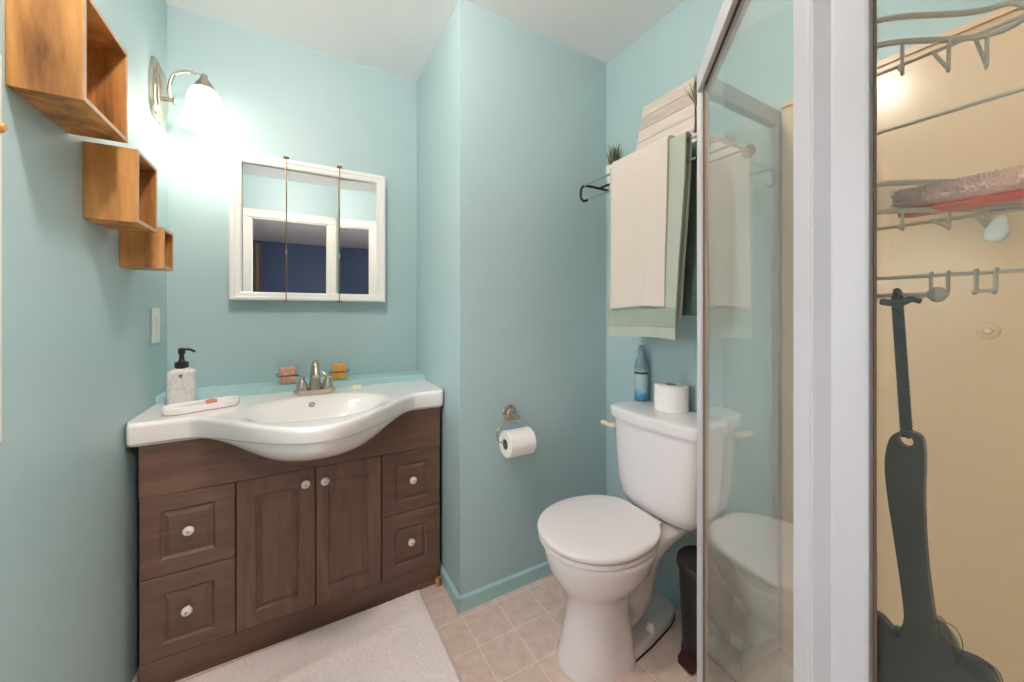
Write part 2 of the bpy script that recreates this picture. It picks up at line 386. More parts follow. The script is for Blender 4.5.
# left wall with its window opening
WY0, WY1, WZ0, WZ1 = 0.45, 0.949, 1.015, 1.575
b = BM()
box(b, XL-WT, XL, YF-WT, WY0, 0, ZC); box(b, XL-WT, XL, WY1, YB+WT, 0, ZC)
box(b, XL-WT, XL, WY0, WY1, 0, WZ0); box(b, XL-WT, XL, WY0, WY1, WZ1, ZC)
struct('wall_left', b, 'wall', 'teal painted wall carrying the wooden cube shelves')
b = BM(); box(b, XL, XJ, YB, YB+WT, 0, ZC); struct('wall_back', b, 'wall', 'teal painted wall behind the vanity and mirror')
b = BM(); box(b, XL, XJ, 1.848, YB, 0, .872, .004); struct('trim_ledge', b, 'teal_trim', 'teal painted ledge running behind the sink', 'ledge')
b = BM(); box(b, XJ, XR+WT, YA, YB+WT, 0, ZC); struct('wall_alcove', b, 'wall', 'teal projecting wall with the toilet paper holder')
b = BM(); box(b, XR, XR+WT, YF-WT, YA, 0, ZC); struct('wall_right', b, 'wall', 'teal wall behind the toilet tank and shower')
# front wall with the doorway
DX0, DX1, DZ = -0.383, 0.252, 2.052
b = BM(); box(b, XL, DX0, YF-WT, YF, 0, ZC); box(b, DX1, XR, YF-WT, YF, 0, ZC); box(b, DX0, DX1, YF-WT, YF, DZ, ZC)
struct('wall_front', b, 'wall', 'teal wall around the doorway, seen in the mirror')
def casing(name, y0, y1, lab):
    b = BM()
    def jamb(x0, x1, z0, z1):
        box(b, x0, x1, min(y0, y1), max(y0, y1), z0, z1, .004)
    jamb(DX0-.075, DX0, 0, DZ); jamb(DX1, DX1+.075, 0, DZ); jamb(DX0-.075, DX1+.075, DZ, DZ+.07)
    ys = y1 + (.006 if y1 > y0 else -.006)
    for (x0, x1, z0, z1) in ((DX0-.075, DX0-.055, 0, DZ+.07), (DX1+.055, DX1+.075, 0, DZ+.07), (DX0-.075, DX1+.075, DZ+.05, DZ+.07)):
        box(b, x0, x1, min(y1, ys), max(y1, ys), z0, z1, .002)
    struct(name, b, 'white_trim', lab, 'trim')
casing('trim_doorway', YF, YF+.014, 'white doorway casing reflected in the mirror')
b = BM(); box(b, DX0, DX0+.012, YF-WT, YF, 0, DZ); box(b, DX1-.012, DX1, YF-WT, YF, 0, DZ); box(b, DX0, DX1, YF-WT, YF, DZ-.012, DZ)
struct('trim_jamb', b, 'white_trim', 'white doorway lining between the casing and bedroom', 'trim')
# bedroom beyond the doorway (seen in the mirror)
b = BM(); box(b, -1.2, 3.0, YBED, YF-WT, -.06, 0); struct('floor_bedroom', b, 'carpet', 'beige carpet floor of the bedroom beyond the doorway', 'floor')
b = BM(); box(b, -1.2, 3.0, YBED, YF-WT, ZC, ZC+.06); struct('ceiling_bedroom', b, 'ceiling', 'white ceiling of the bedroom beyond the doorway', 'ceiling')
b = BM(); box(b, -1.3, 3.1, YBED-.1, YBED, 0, ZC); struct('wall_bedroom_far', b, 'navy', 'navy blue bedroom wall seen in the mirror')
b = BM(); box(b, -1.3, -1.2, YBED, YF-WT, 0, ZC); struct('wall_bedroom_left', b, 'navy', 'navy bedroom side wall beyond the curtain')
b = BM(); box(b, 3.0, 3.1, YBED, YF-WT, 0, ZC); struct('wall_bedroom_right', b, 'navy', 'navy bedroom side wall far from the doorway')
b = BM(); box(b, -1.2, XL, YF-WT-.05, YF-WT, 0, ZC); box(b, XR, 3.0, YF-WT-.05, YF-WT, 0, ZC); struct('wall_bedroom_near', b, 'navy', 'navy bedroom wall next to the doorway')
# baseboards
def skirting(name, p0, p1, nrm, lab):
    b = BM(); p0 = Vector((*p0, 0)); p1 = Vector((*p1, 0)); nv = Vector((*nrm, 0))
    prof = [(0, 0), (.012, 0), (.012, .046), (.014, .047), (.014, .054), (.008, .058), (0, .060)]
    loops(b, [[p + nv*a + Vector((0, 0, h)) for a, h in prof] for p in (p0, p1)])
    struct(name, b, 'teal_trim', lab, 'baseboard', ang=20)
skirting('baseboard_alcove', (XJ-.014, YA), (XR, YA), (0, -1), 'teal baseboard under the toilet paper holder')
skirting('baseboard_jog', (XJ, YB-.16), (XJ, YA-.014), (-1, 0), 'teal baseboard beside the vanity')
skirting('baseboard_right', (XR, YA-.014), (XR, .66), (-1, 0), 'teal baseboard behind the toilet')
skirting('baseboard_left', (XL, YF+.02), (XL, 1.55), (1, 0), 'teal baseboard on the wall left of the vanity')
# window in the left wall
b = BM()
for (y0, y1, z0, z1) in ((WY0-.052, WY0, WZ0-.055, WZ1+.055), (WY1, WY1+.052, WZ0-.055, WZ1+.055), (WY0, WY1, WZ1, WZ1+.055), (WY0, WY1, WZ0-.055, WZ0)):
    box(b, XL, XL+.016, y0, y1, z0, z1, .003)
wn = struct('window_1', b, 'white_trim', 'white window casing at the edge of the wall left of the shelves', 'window')
b = BM()
for (y0, y1, z0, z1) in ((WY0, WY0+.03, WZ0, WZ1), (WY1-.03, WY1, WZ0, WZ1), (WY0, WY1, WZ1-.03, WZ1), (WY0, WY1, WZ0, WZ0+.03), (WY0, WY1, 1.28, 1.31)):
    box(b, XL-.07, XL-.035, y0, y1, z0, z1, .002)
struct('window_sash', b, 'white_trim', '', parent=wn)
b = BM(); box(b, XL-.055, XL-.05, WY0+.02, WY1-.02, WZ0+.02, WZ1-.02); struct('window_pane', b, 'clear', '', parent=wn)

# ------------------------------------------------------------------ vanity cabinet
VX0, VX1, VF, VB = -.430, .538, 1.572, 1.846
van = thing('vanity_cabinet', 'dark espresso wooden vanity cabinet under the white sink top', 'vanity', ((VX0+VX1)/2, (VF+VB)/2, 0))
b = BM()
box(b, VX0, VX0+.016, VF+.02, VB, 0, .772); box(b, VX1-.016, VX1, VF+.02, VB, 0, .772)
box(b, VX0+.016, VX1-.016, VB-.01, VB, .02, .65); box(b, VX0+.016, VX1-.016, VF+.02, VB-.01, .07, .085)
box(b, VX0+.016, VX1-.016, VF+.0195, VF+.032, 0, .64)
part('carcass', b, 'espresso_dark', van)
b = BM(); box(b, VX0, VX1, VF, VF+.019, .605, .772, .0012); part('false_front', b, 'espresso_h', van)
b = BM(); box(b, VX0, VX1, VF, VF+.019, 0, .0878); part('plinth', b, 'espresso_h', van)
def rect(x0, x1, z0, z1, y): return [(x0, y, z0), (x1, y, z0), (x1, y, z1), (x0, y, z1)]
def panel_front(x0, x1, z0, z1, px0, px1, pz0, pz1):
    """slab front with a routed raised centre panel"""
    b = BM(); y = VF
    rs = [rect(x0, x1, z0, z1, y+.019), rect(x0, x1, z0, z1, y+.0015), rect(x0+.0015, x1-.0015, z0+.0015, z1-.0015, y)]
    for d, dep in ((-.004, 0), (.002, .0060), (.006, .0060), (.019, .0004)):
        rs.append(rect(px0+d, px1-d, pz0+d, pz1-d, y+dep))
    loops(b, rs); return b
def knob(x, z, parent):
    b = BM(); lathe(b, [(.0045, 0), (.0045, -.010), (.010, -.013), (.0145, -.019), (.0150, -.024), (.012, -.029), (.006, -.0315)], (x, VF, z), 'Y', 24)
    k = part('knob', b, 'knob_ceramic', parent, 'white ceramic knob')
    b = BM(); lathe(b, [(.0035, -.031), (.0035, -.0330), (.002, -.0338)], (x, VF, z), 'Y', 12); part('screw_cap', b, 'nickel', k)
g = .0018
for (x0, x1, z0, z1, p, kx, kz, nm) in (
        (VX0, -.1865, .348, .605, (-.378, -.246, .402, .550), -.307, .483, 'drawer'),
        (VX0, -.1865, .088, .348, (-.378, -.250, .134, .288), -.311, .228, 'drawer'),
        (-.1865, .0555, .088, .605, (-.128, -.004, .142, .540), .022, .556, 'door'),
        (.0555, .2920, .088, .605, (.100, .238, .142, .546), .086, .553, 'door'),
        (.2920, VX1, .348, .605, (.351, .482, .398, .547), .415, .483, 'drawer'),
        (.2920, VX1, .088, .348, (.349, .476, .134, .282), .408, .226, 'drawer')):
    d = part(nm, panel_front(x0+g, x1-g, z0+(g if z0 > .1 else 0), z1-g, *p), 'espresso' if nm == 'door' else 'espresso_h', van, ang=8)
    knob(kx, kz, d)

# ------------------------------------------------------------------ belly-front sink top
SX0, SX1, SBK, SZ = -.458, .5525, 1.846, .845
def bulge(x): return sstep(.365, 0.0, abs(x-.062))**.72
def front(x):
    e = min(x-SX0, SX1-x); r = .02
    rr = 0 if e > r else (r - sqrt(max(0, r*r-(r-e)**2)))
    return 1.548 - .318*bulge(x) + rr
def topz(x, y):
    e = sqrt(((x-.066)/.247)**2 + ((y-1.522)/.196)**2)
    d = .092*sstep(1.03, .33, e)
    return SZ - d
b = BM(); rings = []; NX, NY = 150, 70
for i in range(NX+1):
    x = SX0 + (SX1-SX0)*i/NX; f = front(x); B = bulge(x); ring = []
    for j in range(NY+1):
        t = j/NY; y = SBK + (f+.016-SBK)*t
        ring.append((x, y, topz(x, y)))
    z0 = SZ
    for a in (20, 40, 60, 80): ring.append((x, f+.016-.016*sin(radians(a)), z0-.016+.016*cos(radians(a))))
    zl = SZ-.066+.019*B
    ring.append((x, f, zl+.024))
    for a in (20, 45, 70, 90): ring.append((x, f+.014*(1-cos(radians(a))), zl-.012*sin(radians(a))+.010))
    yb = f+.018; zs = zl-.0008; L = max(.002, 1.566-yb)
    dep = .114*sstep(0, 1, B)
    ring.append((x, yb+.001, zs))
    for a in range(8, 91, 8):
        th = radians(a); ring.append((x, yb+.001+L*(1-cos(th)), zs-.004-max(.004, dep)*sin(th)))
    ring.append((x, 1.5685, zs-.005-dep)); ring.append((x, 1.5690, min(.7755, zs-.004)))
    ring.append((x, 1.62, min(.776, topz(x, 1.62)-.012))); ring.append((x, 1.70, min(.776, topz(x, 1.70)-.012))); ring.append((x, SBK, .776))
    rings.append(ring)
loops(b, rings)
sink = thing('sink_top', 'glossy white one-piece sink top with a curved belly front', 'sink', ((SX0+SX1)/2, 1.6, .776))
part('basin', b, 'sink', sink, ang=60)
b = BM(); zz = topz(.045, 1.672)
lathe(b, [(.0115, -.004), (.0115, .002), (.0085, .0035), (.0080, .0005), (.003, -.0005)], (0, 0, 0), 'Z', 24)
nrm = Vector((0, -(topz(.045, 1.676)-topz(.045, 1.668))/.008, 1)).normalized()
b.transform(Matrix.Translation((.045, 1.672, zz+.001)) @ Vector((0, 0, 1)).rotation_difference(nrm).to_matrix().to_4x4())
part('overflow_ring', b, 'nickel', sink, 'small nickel overflow ring')
b = BM(); lathe(b, [(.022, -.001), (.022, .002), (.016, .003), (.012, .001), (.004, .0015)], (.066, 1.522, topz(.066, 1.522)+.0005), 'Z', 24)
part('drain', b, 'nickel', sink)

# ------------------------------------------------------------------ faucet
FX, FY, FZ = .059, 1.752, SZ
fau = thing('faucet', 'brushed nickel two-handle faucet with arched spout on the sink', 'faucet', (FX, FY, FZ))
b = BM(); pts = []
for k in range(40):
    a = 2*pi*k/40; c, s = cos(a), sin(a)
    pts.append((FX + .078*math.copysign(abs(c)**.75, c), FY + .027*math.copysign(abs(s)**.75, s)))
prism(b, pts, FZ, FZ+.020, .005); part('base_plate', b, 'nickel', fau)
for sgn in (-1, 1):
    hx = FX + sgn*.047
    b = BM(); lathe(b, [(.0235, .018), (.0225, .028), (.0185, .044), (.0135, .056), (.0085, .063), (.0115, .068), (.0100, .074), (.004, .077)], (hx, FY, FZ), 'Z', 28)
    h = part('handle', b, 'nickel', fau)
    b = BM(); d = Vector((-.040, -.002, .010)) if sgn < 0 else Vector((-.018, .030, .018))
    p0 = Vector((hx, FY, FZ+.066)); tube(b, [p0, p0+d*.5, p0+d], [.006, .005, .0062], 12); part('lever', b, 'nickel', h)
b = BM()
path = smooth_path([(FX, FY, FZ+.018), (FX, FY, FZ+.06), (FX, FY-.006, FZ+.105), (FX, FY-.030, FZ+.132), (FX, FY-.068, FZ+.124), (FX, FY-.092, FZ+.094)], 7)
n = len(path); tube(b, path, [.0245 - .0125*min(1, i/(n*.60)) for i in range(n)], 20); part('spout', b, 'nickel', fau)
b = BM(); p = path[-1]; dd = (path[-1]-path[-2]).normalized()
tube(b, [p-dd*.004, p+dd*.010], .0125, 16); part('aerator', b, 'nickel', fau)
b = BM(); tube(b, [(FX, FY+.020, FZ+.02), (FX, FY+.020, FZ+.075)], .0028, 8); lathe(b, [(.002, .072), (.006, .077), (.006, .083), (.002, .087)], (FX, FY+.020, FZ), 'Z', 14); part('lift_rod', b, 'nickel', fau)

# ------------------------------------------------------------------ things on the sink top and ledge
sp = thing('soap_dispenser', 'white marble soap dispenser with black pump at the sink corner', 'soap dispenser', (-.370, 1.775, SZ))
b = BM(); rr = []
for z, s in ((.000, .88), (.004, .97), (.010, 1), (.118, 1), (.124, .985), (.128, .90), (.136, .52), (.138, .48)):
    ring = []
    for k in range(40):
        a = 2*pi*k/40; c, q = cos(a), sin(a)
        ring.append((-.370+.040*s*math.copysign(abs(c)**.6, c), 1.775+.033*s*math.copysign(abs(q)**.6, q), SZ+z))
    rr.append(ring)
loops(b, rr); part('bottle', b, 'marble', sp)
b = BM(); lathe(b, [(.020, .136), (.020, .158), (.012, .160), (.008, .165), (.0065, .185), (.010, .187), (.0105, .206), (.006, .209)], (-.370, 1.775, SZ), 'Z', 24); part('pump', b, 'black_plastic', sp)
b = BM(); tube(b, smooth_path([(-.364, 1.773, SZ+.203), (-.345, 1.765, SZ+.203), (-.330, 1.759, SZ+.195)], 5), [.0042]*11, 10); part('nozzle', b, 'black_plastic', sp)
b = BM(); lathe(b, [(.0015, 0), (.0055, 0), (.0055, -.002), (.0015, -.002)], (0, 0, 0), 'Y', 16)
tube(b, [(.002, -.001, -.002), (.004, -.002, -.010)], .0012, 6)
b.transform(Matrix.Translation((-.366, 1.742, SZ+.112))); part('emblem', b, 'nickel', sp, 'small metal drop emblem')

tr = thing('soap_tray', 'long white oval tray lying in front of the soap dispenser', 'tray', (-.292, 1.672, SZ))
def stadium(L, W, n=14):
    r = W/2; out = []
    for k in range(n+1): a = -pi/2+pi*k/n; out.append((L/2-r+r*cos(a), r*sin(a)))
    for k in range(n+1): a = pi/2+pi*k/n; out.append((-L/2+r+r*cos(a), r*sin(a)))
    return out
TR = Matrix.Translation((-.292, 1.672, SZ)) @ Matrix.Rotation(radians(24), 4, 'Z')
b = BM(); loops(b, [[TR @ Vector((x, y, z)) for x, y in stadium(L, W)] for L, W, z in ((.205, .076, .0005), (.213, .084, .003), (.219, .090, .022), (.216, .087, .024), (.210, .081, .022), (.203, .074, .008), (.195, .066, .006))])
part('dish', b, 'sink', tr)
tb = thing('toothbrush', 'pale grey toothbrush with a coral end lying in the tray', 'toothbrush', (-.292, 1.672, SZ+.006))
b = BM(); tube(b, [TR @ Vector(p) for p in ((-.085, .008, .012), (-.03, .012, .013), (.012, .010, .018))], [.008, .009, .008], 12); part('sleeve', b, 'clear_grey', tb)
b = BM(); tube(b, [TR @ Vector(p) for p in ((.010, .010, .018), (.025, .009, .020), (.042, .008, .020))], [.009, .0105, .008], 12); part('cap', b, 'coral', tb, 'coral end cap')
def votive(x, y, z, rz, wax, lab, lab_w):
    t = thing('votive_jar', lab, 'candle jar', (x, y, z), 'square glass candle jars on the teal ledge')
    R = Matrix.Translation((x, y, z)) @ Matrix.Rotation(rz, 4, 'Z')
    def sq(s, h): return [R @ Vector((px, py, h)) for px, py in ((-s, -s), (-s*.9, -s*1.04), (s*.9, -s*1.04), (s, -s), (s*1.04, -s*.9), (s*1.04, s*.9), (s, s), (s*.9, s*1.04), (-s*.9, s*1.04), (-s, s), (-s*1.04, s*.9), (-s*1.04, -s*.9))]
    b = BM(); loops(b, [sq(.033, .0005), sq(.036, .003), sq(.038, .078), sq(.0365, .079), sq(.0345, .077), sq(.0335, .005)]); part('jar', b, 'clear', t)
    b = BM(); loops(b, [sq(.0270, .006), sq(.0275, .034)]); part('wax', b, wax, t, lab_w)
    b = BM(); loops(b, [sq(.0270, .041), sq(.0275, .070)]); part('wax', b, wax, t, lab_w)
    b = BM(); p = sq(.039, .038); tube(b, p, .0016, 6, cyclic=True); part('wire_band', b, 'bronze', t)
votive(-.043, 1.902, .872, radians(8), 'pink_wax', 'square glass jar of coral pink wax left of the faucet', 'coral pink wax')
votive(.165, 1.908, .872, radians(-10), 'orange_wax', 'square glass jar of bright orange wax right of the faucet', 'orange wax')
b = BM(); obox((.222, 1.765, SZ+.0095), (.036, .024, .018), radians(8), .004, b); sb = solo('soap_bar', b, 'cream', 'tiny cream soap bar on the sink right of the faucet', 'soap')

# ------------------------------------------------------------------ medicine cabinet mirror
MX0, MX1, MZ0, MZ1, MF = -.254, .379, 1.237, 1.868, 1.938
mc = thing('mirror_cabinet', 'white framed three-panel mirror cabinet above the sink', 'mirror cabinet', ((MX0+MX1)/2, 1.97, MZ0))
b = BM(); box(b, MX0+.006, MX1-.006, MF+.030, YB, MZ0+.006, MZ1-.006, .002); part('case', b, 'frame_white', mc)
b = BM()
prof = [(0, .030), (0, .004), (.006, 0), (.016, 0), (.020, .003), (.036, .005), (.042, .009), (.042, .028)]
R4 = [(MX0, MZ0), (MX1, MZ0), (MX1, MZ1), (MX0, MZ1)]
fr = []
for d, dep in prof:
    db = d*.84
    fr.append([(MX0+d*1.05, MF+dep, MZ0+db), (MX1-d, MF+dep, MZ0+db), (MX1-d, MF+dep, MZ1-d), (MX0+d*1.05, MF+dep, MZ1-d)])
loops(b, fr, cap0=False, cap1=False); part('frame', b, 'frame_white', mc, ang=25)
ix0, ix1, iz0, iz1 = MX0+.046, MX1-.040, MZ0+.033, MZ1-.040
xs = [ix0, -.048, .168, ix1]
for i in range(3):
    b = BM(); cx = (xs[i]+xs[i+1])/2; wd = xs[i+1]-xs[i]
    obox((0, 0, 0), (wd-.001, .003, iz1-iz0), 0, 0, b)
    yaw = radians(-5.2) if i == 2 else 0
    b.transform(Matrix.Translation((cx, 1.958, (iz0+iz1)/2)) @ Matrix.Rotation(yaw, 4, 'Z')); part('mirror_panel', b, 'mirror', mc, ang=30)
for x in xs[1:3]:
    b = BM(); tube(b, [(x, MF-.004, MZ0-.004), (x, MF-.004, MZ1+.006)], .0019, 10); d = part('divider_rod', b, 'brass', mc)
    for zc in (MZ0-.004, MZ1+.006):
        b = BM(); box(b, x-.011, x+.011, MF-.010, MF+.02, zc-.003, zc+.003, .002); part('clip', b, 'brass', d)
    b = BM(); lathe(b, [(.0022, -.012), (.0034, 0), (.0022, .012)], (x, MF-.004, 1.452), 'Z', 10); part('ferrule', b, 'chrome', d)

# ------------------------------------------------------------------ wall sconce
sco = thing('wall_sconce', 'nickel wall lamp with a glowing frosted bell shade', 'wall lamp', (XL, 1.862, 1.92))
b = BM(); pts = [(1.787, 2.045), (1.787, 1.950), (1.815, 1.900), (1.905, 1.900), (1.935, 1.950), (1.935, 2.045), (1.905, 2.112), (1.815, 2.112)]
cy, cz = 1.861, 2.005
loops(b, [[(XL+h, cy+(y-cy)*s, cz+(z-cz)*s) for y, z in pts] for h, s in ((.0005, 1), (.010, 1), (.014, .95), (.016, .84), (.022, .78), (.024, .70))]); part('back_plate', b, 'nickel', sco, ang=25)
b = BM(); tube(b, [(XL+.022, 1.862, 1.985), (XL+.048, 1.862, 1.985)], .008, 14); lathe(b, [(.004, .046), (.012, .049), (.012, .056), (.005, .060)], (XL, 1.862, 1.985), 'X', 16)
part('mount_stem', b, 'nickel', sco)
b = BM(); tube(b, smooth_path([(XL+.040, 1.862, 1.985), (XL+.038, 1.862, 2.035), (XL+.052, 1.862, 2.085), (XL+.085, 1.862, 2.108), (XL+.118, 1.862, 2.108), (-.322, 1.862, 2.104)], 7), .0062, 12); part('arm', b, 'nickel', sco)
SCX = -.320
b = BM(); lathe(b, [(.006, 2.116), (.010, 2.112), (.010, 2.100), (.014, 2.094), (.026, 2.078), (.033, 2.060), (.034, 2.048), (.031, 2.048)], (SCX, 1.862, 0), 'Z', 28, cap=True); part('socket_cup', b, 'nickel', sco)
b = BM(); pr = [(.029, 2.058), (.040, 2.050), (.050, 2.028), (.055, 2.000), (.058, 1.970), (.064, 1.945), (.074, 1.925), (.082, 1.912), (.080, 1.910), (.071, 1.925), (.061, 1.946), (.055, 1.970), (.052, 2.000), (.047, 2.026), (.038, 2.046), (.028, 2.053)]
lathe(b, pr, (SCX, 1.862, 0), 'Z', 36, cap=False); part('lamp_shade', b, 'shade_fabric', sco, 'glowing white frosted bell shade', ang=60)
b = BM(); lathe(b, [(.008, 2.045), (.012, 2.02), (.024, 1.99), (.026, 1.965), (.018, 1.945), (.006, 1.938)], (SCX, 1.862, 0), 'Z', 20); part('bulb', b, 'shade_fabric', sco)
l = bpy.data.lights.new('sconce_light', 'POINT'); l.energy = SCONCE_W; l.color = (1.0, .86, .68); l.shadow_soft_size = .03
lo = bpy.data.objects.new('sconce_light', l); COL.objects.link(lo); lo.parent = sco; lo.location = Vector((SCX, 1.862, 1.925))-Vector(sco.location)

# ceiling lamp of the bathroom and an unseen bedroom lamp added as fill
def lamp(x, y, mat, lab, r=.15):
    t = thing('ceiling_light', lab, 'ceiling light', (x, y, ZC-.175))
    b = BM(); lathe(b, [(.065, ZC-.0005), (.065, ZC-.016), (.05, ZC-.024), (.012, ZC-.026), (.008, ZC-.06), (.008, ZC-.15)], (x, y, 0), 'Z', 36); part('canopy', b, 'nickel', t)
    b = BM(); pr = [(r, ZC-.075), (r*.97, ZC-.105), (r*.82, ZC-.140), (r*.5, ZC-.164), (.01, ZC-.172)]
    lathe(b, pr + [(a-.004 if a > .01 else a, z+.004) for a, z in reversed(pr)], (x, y, 0), 'Z', 36, cap=False); part('fill_bowl', b, mat, t, ang=60)
def globe_lamp(x, y, lab):
    t = thing('ceiling_light', lab, 'ceiling light', (x, y, ZC-.113))
    b = BM(); lathe(b, [(.050, ZC-.0005), (.050, ZC-.010), (.040, ZC-.016), (.020, ZC-.018), (.016, ZC-.026)], (x, y, 0), 'Z', 36); part('canopy', b, 'frame_white', t)
    b = BM(); lathe(b, [(.002, ZC-.112)]+[(.045*sin(radians(a)), ZC-.067-.045*cos(radians(a))) for a in range(12, 160, 12)]+[(.012, ZC-.0245)], (x, y, 0), 'Z', 36); part('globe', b, 'dome', t, ang=60)
globe_lamp(-.06, .74, 'small lit globe ceiling lamp over the middle of the bathroom')
lamp(.50, -1.05, 'bed_fill', 'unseen bowl fill lamp added in the bedroom beyond the doorway')  # added out of the mirror's view, brightens mat, vanity and lower left wall
# bedroom curtain
b = BM(); rings = []
for z in (0.02, 2.38):
    rings.append([(-1.18+.63*i/40, YBED+.045+.018*sin(i*1.15), z) for i in range(41)] + [(-1.18+.63*i/40, YBED+.041+.018*sin(i*1.15), z) for i in range(40, -1, -1)])
loops(b, rings); solo('curtain', b, 'curtain', 'taupe curtain on the navy bedroom wall, reflected in the mirror', 'curtain', ang=60)

# ------------------------------------------------------------------ wooden cube shelves on the left wall
def cube_shelf(y0, y1, z0, z1, lab, d=.100):
    t = thing('cube_shelf', lab, 'wall shelf', (XL, (y0+y1)/2, z0), 'stepped wooden cube shelves on the teal wall')
    th = .009; x0, x1 = XL+.0008, XL+d
    for nm, q in (('side_panel', (y0, y0+th, z0, z1)), ('side_panel', (y1-th, y1, z0, z1)), ('bottom_panel', (y0+th, y1-th, z0, z0+th)), ('top_panel', (y0+th, y1-th, z1-th, z1))):
        b = BM(); box(b, x0, x1-.002, *q); part(nm, b, 'walnut', t)
    b = BM(); box(b, x0, x0+.004, y0+th, y1-th, z0+th, z1-th); part('back_panel', b, 'walnut', t)
    b = BM(); o = [(y0, z0), (y1, z0), (y1, z1), (y0, z1)]; i_ = [(y0+th, z0+th), (y1-th, z0+th), (y1-th, z1-th), (y0+th, z1-th)]
    loops(b, [[(x1-.002, y, z) for y, z in i_], [(x1, y, z) for y, z in i_], [(x1, y, z) for y, z in o], [(x1-.002, y, z) for y, z in o]], cap0=False, cap1=False)
    part('edge_band', b, 'ply_edge', t, 'pale wood front edge', ang=20)
cube_shelf(1.042, 1.256, 1.597, 1.815, 'large walnut cube shelf, topmost of the three stepped on the wall')
cube_shelf(1.320, 1.474, 1.4175, 1.6065, 'middle-sized walnut cube shelf between the large and small ones')
cube_shelf(1.5335, 1.638, 1.3205, 1.447, 'small walnut cube shelf, lowest of the three stepped on the wall')
# switch
sw = thing('light_switch', 'white light switch on the teal wall beneath the small cube shelf', 'light switch', (XL, 1.845, 1.068))
b = BM(); box(b, XL+.0005, XL+.007, 1.806, 1.884, 1.070, 1.200, .003); part('plate', b, 'switch', sw)
b = BM(); box(b, XL+.007, XL+.011, 1.829, 1.861, 1.102, 1.168, .002); part('rocker', b, 'switch', sw)
# peg beside the window
py_, pz_ = .917, 1.478
b = BM(); tube(b, [(XL+.0162, py_, pz_), (XL+.030, py_, pz_), (XL+.036, py_, pz_), (XL+.050, py_, pz_+.001), (XL+.056, py_, pz_+.001)], [.006, .005, .009, .010, .005], 16)
solo('wall_peg', b, 'peg', 'small orange wooden peg on the window casing', 'peg')

# ------------------------------------------------------------------ toilet
TY, KY = .982, .955
toi = thing('toilet', 'white round-front toilet with closed lid against the teal wall', 'toilet', (1.02, TY, 0))
def egg(cx, cy, af, ab, w, z, n=48, p=1.0):
    out = []
    for k in range(n):
        a = 2*pi*k/n; c, s = cos(a), sin(a)
        out.append((cx - (af if c > 0 else ab)*math.copysign(abs(c)**p, c), cy + w*math.copysign(abs(s)**p, s), z))
    return out
def ped(xf, xb, w, z, q, n=48):
    """pedestal section: round front, squarer rear"""
    cx = xf + (xb-xf)*.52; out = []
    for k in range(n):
        a = 2*pi*k/n; c, s_ = cos(a), sin(a)
        p_ = 1.0 if c > 0 else 1.0-q
        out.append((cx - ((cx-xf) if c > 0 else (xb-cx))*math.copysign(abs(c)**p_, c), TY + w*math.copysign(abs(s_)**(1.0 if c > 0 else 1.0-q*.55), s_), z))
    return out
b = BM()
loops(b, [ped(.757, 1.015, .112, 0, .6), ped(.757, 1.015, .112, .012, .6), ped(.766, 1.012, .106, .04, .6), ped(.780, 1.008, .097, .10, .6),
          ped(.792, 1.004, .090, .16, .55), ped(.794, 1.008, .090, .20, .45), ped(.783, 1.022, .099, .232, .3), ped(.763, 1.045, .121, .262, .1), ped(.742, 1.072, .147, .295, 0),
          ped(.724, 1.098, .167, .330, 0), ped(.714, 1.113, .179, .368, 0), ped(.711, 1.118, .184, .388, 0), ped(.712, 1.118, .183, .398, 0), ped(.720, 1.110, .175, .404, 0)])
part('bowl', b, 'porcelain', toi, ang=60)
def foot(d, z):
    half = [(.93, .100), (1.0, .096), (1.08, .087), (1.16, .074), (1.22, .062), (1.26, .048), (1.283, .030), (1.293, .010)]
    pts = [(x, TY-w-d) for x, w in half[:-2]] + [(1.283+d*.7, TY-.030-d*.7), (1.293+d, TY-.008), (1.293+d, TY+.008), (1.283+d*.7, TY+.030+d*.7)] + [(x, TY+w+d) for x, w in reversed(half[:-2])]
    return [(x, y, z) for x, y in pts]
b = BM(); loops(b, [foot(0, 0), foot(0, .024), foot(-.004, .032), foot(-.012, .036)]); part('foot_plate', b, 'porcelain', toi, ang=60)
b = BM(); loops(b, [foot(.0035, 0), foot(.0035, .004)]); part('floor_seal', b, 'black_plastic', toi)
b = BM(); pth = smooth_path([(.94, TY, .17), (.99, TY, .105), (1.05, TY, .085), (1.105, TY, .125), (1.135, TY, .195), (1.165, TY, .275), (1.205, TY, .345), (1.225, TY, .385)], 6)
tube(b, pth, [.050]*len(pth), 20); part('trapway', b, 'porcelain', toi, ang=60)
b = BM(); rr = []
for x, w, z0, z1 in ((.97, .150, .27, .398), (1.04, .140, .305, .402), (1.10, .122, .335, .404), (1.17, .108, .360, .406), (1.26, .104, .372, .408), (1.312, .100, .378, .408)):
    cyx = TY + (KY-TY)*sstep(1.0, 1.25, x)
    rr.append([(x, cyx+w*math.copysign(abs(cos(a))**.55, cos(a)), (z0+z1)/2+(z1-z0)/2*math.copysign(abs(sin(a))**.55, sin(a))) for a in [2*pi*k/32 for k in range(32)]])
loops(b, rr); part('deck', b, 'porcelain', toi, ang=60)
def seat_ring(s, z, back=1.115):
    out = []
    for x, y, zz in egg(.918, TY+.008, .218*s, .225*s, .191*s, z, 64, .94): out.append((min(x, back), y, zz))
    return out
b = BM(); loops(b, [seat_ring(.965, .4045), seat_ring(.985, .407), seat_ring(.985, .418), seat_ring(.965, .4205)]); part('seat', b, 'seat_plastic', toi, ang=50)
b = BM(); loops(b, [seat_ring(.97, .4245), seat_ring(.995, .427), seat_ring(1.0, .435), seat_ring(.985, .4405), seat_ring(.93, .4445), seat_ring(.75, .4475), seat_ring(.4, .449), seat_ring(.1, .4495)])
lid = part('lid', b, 'seat_plastic', toi, ang=50)
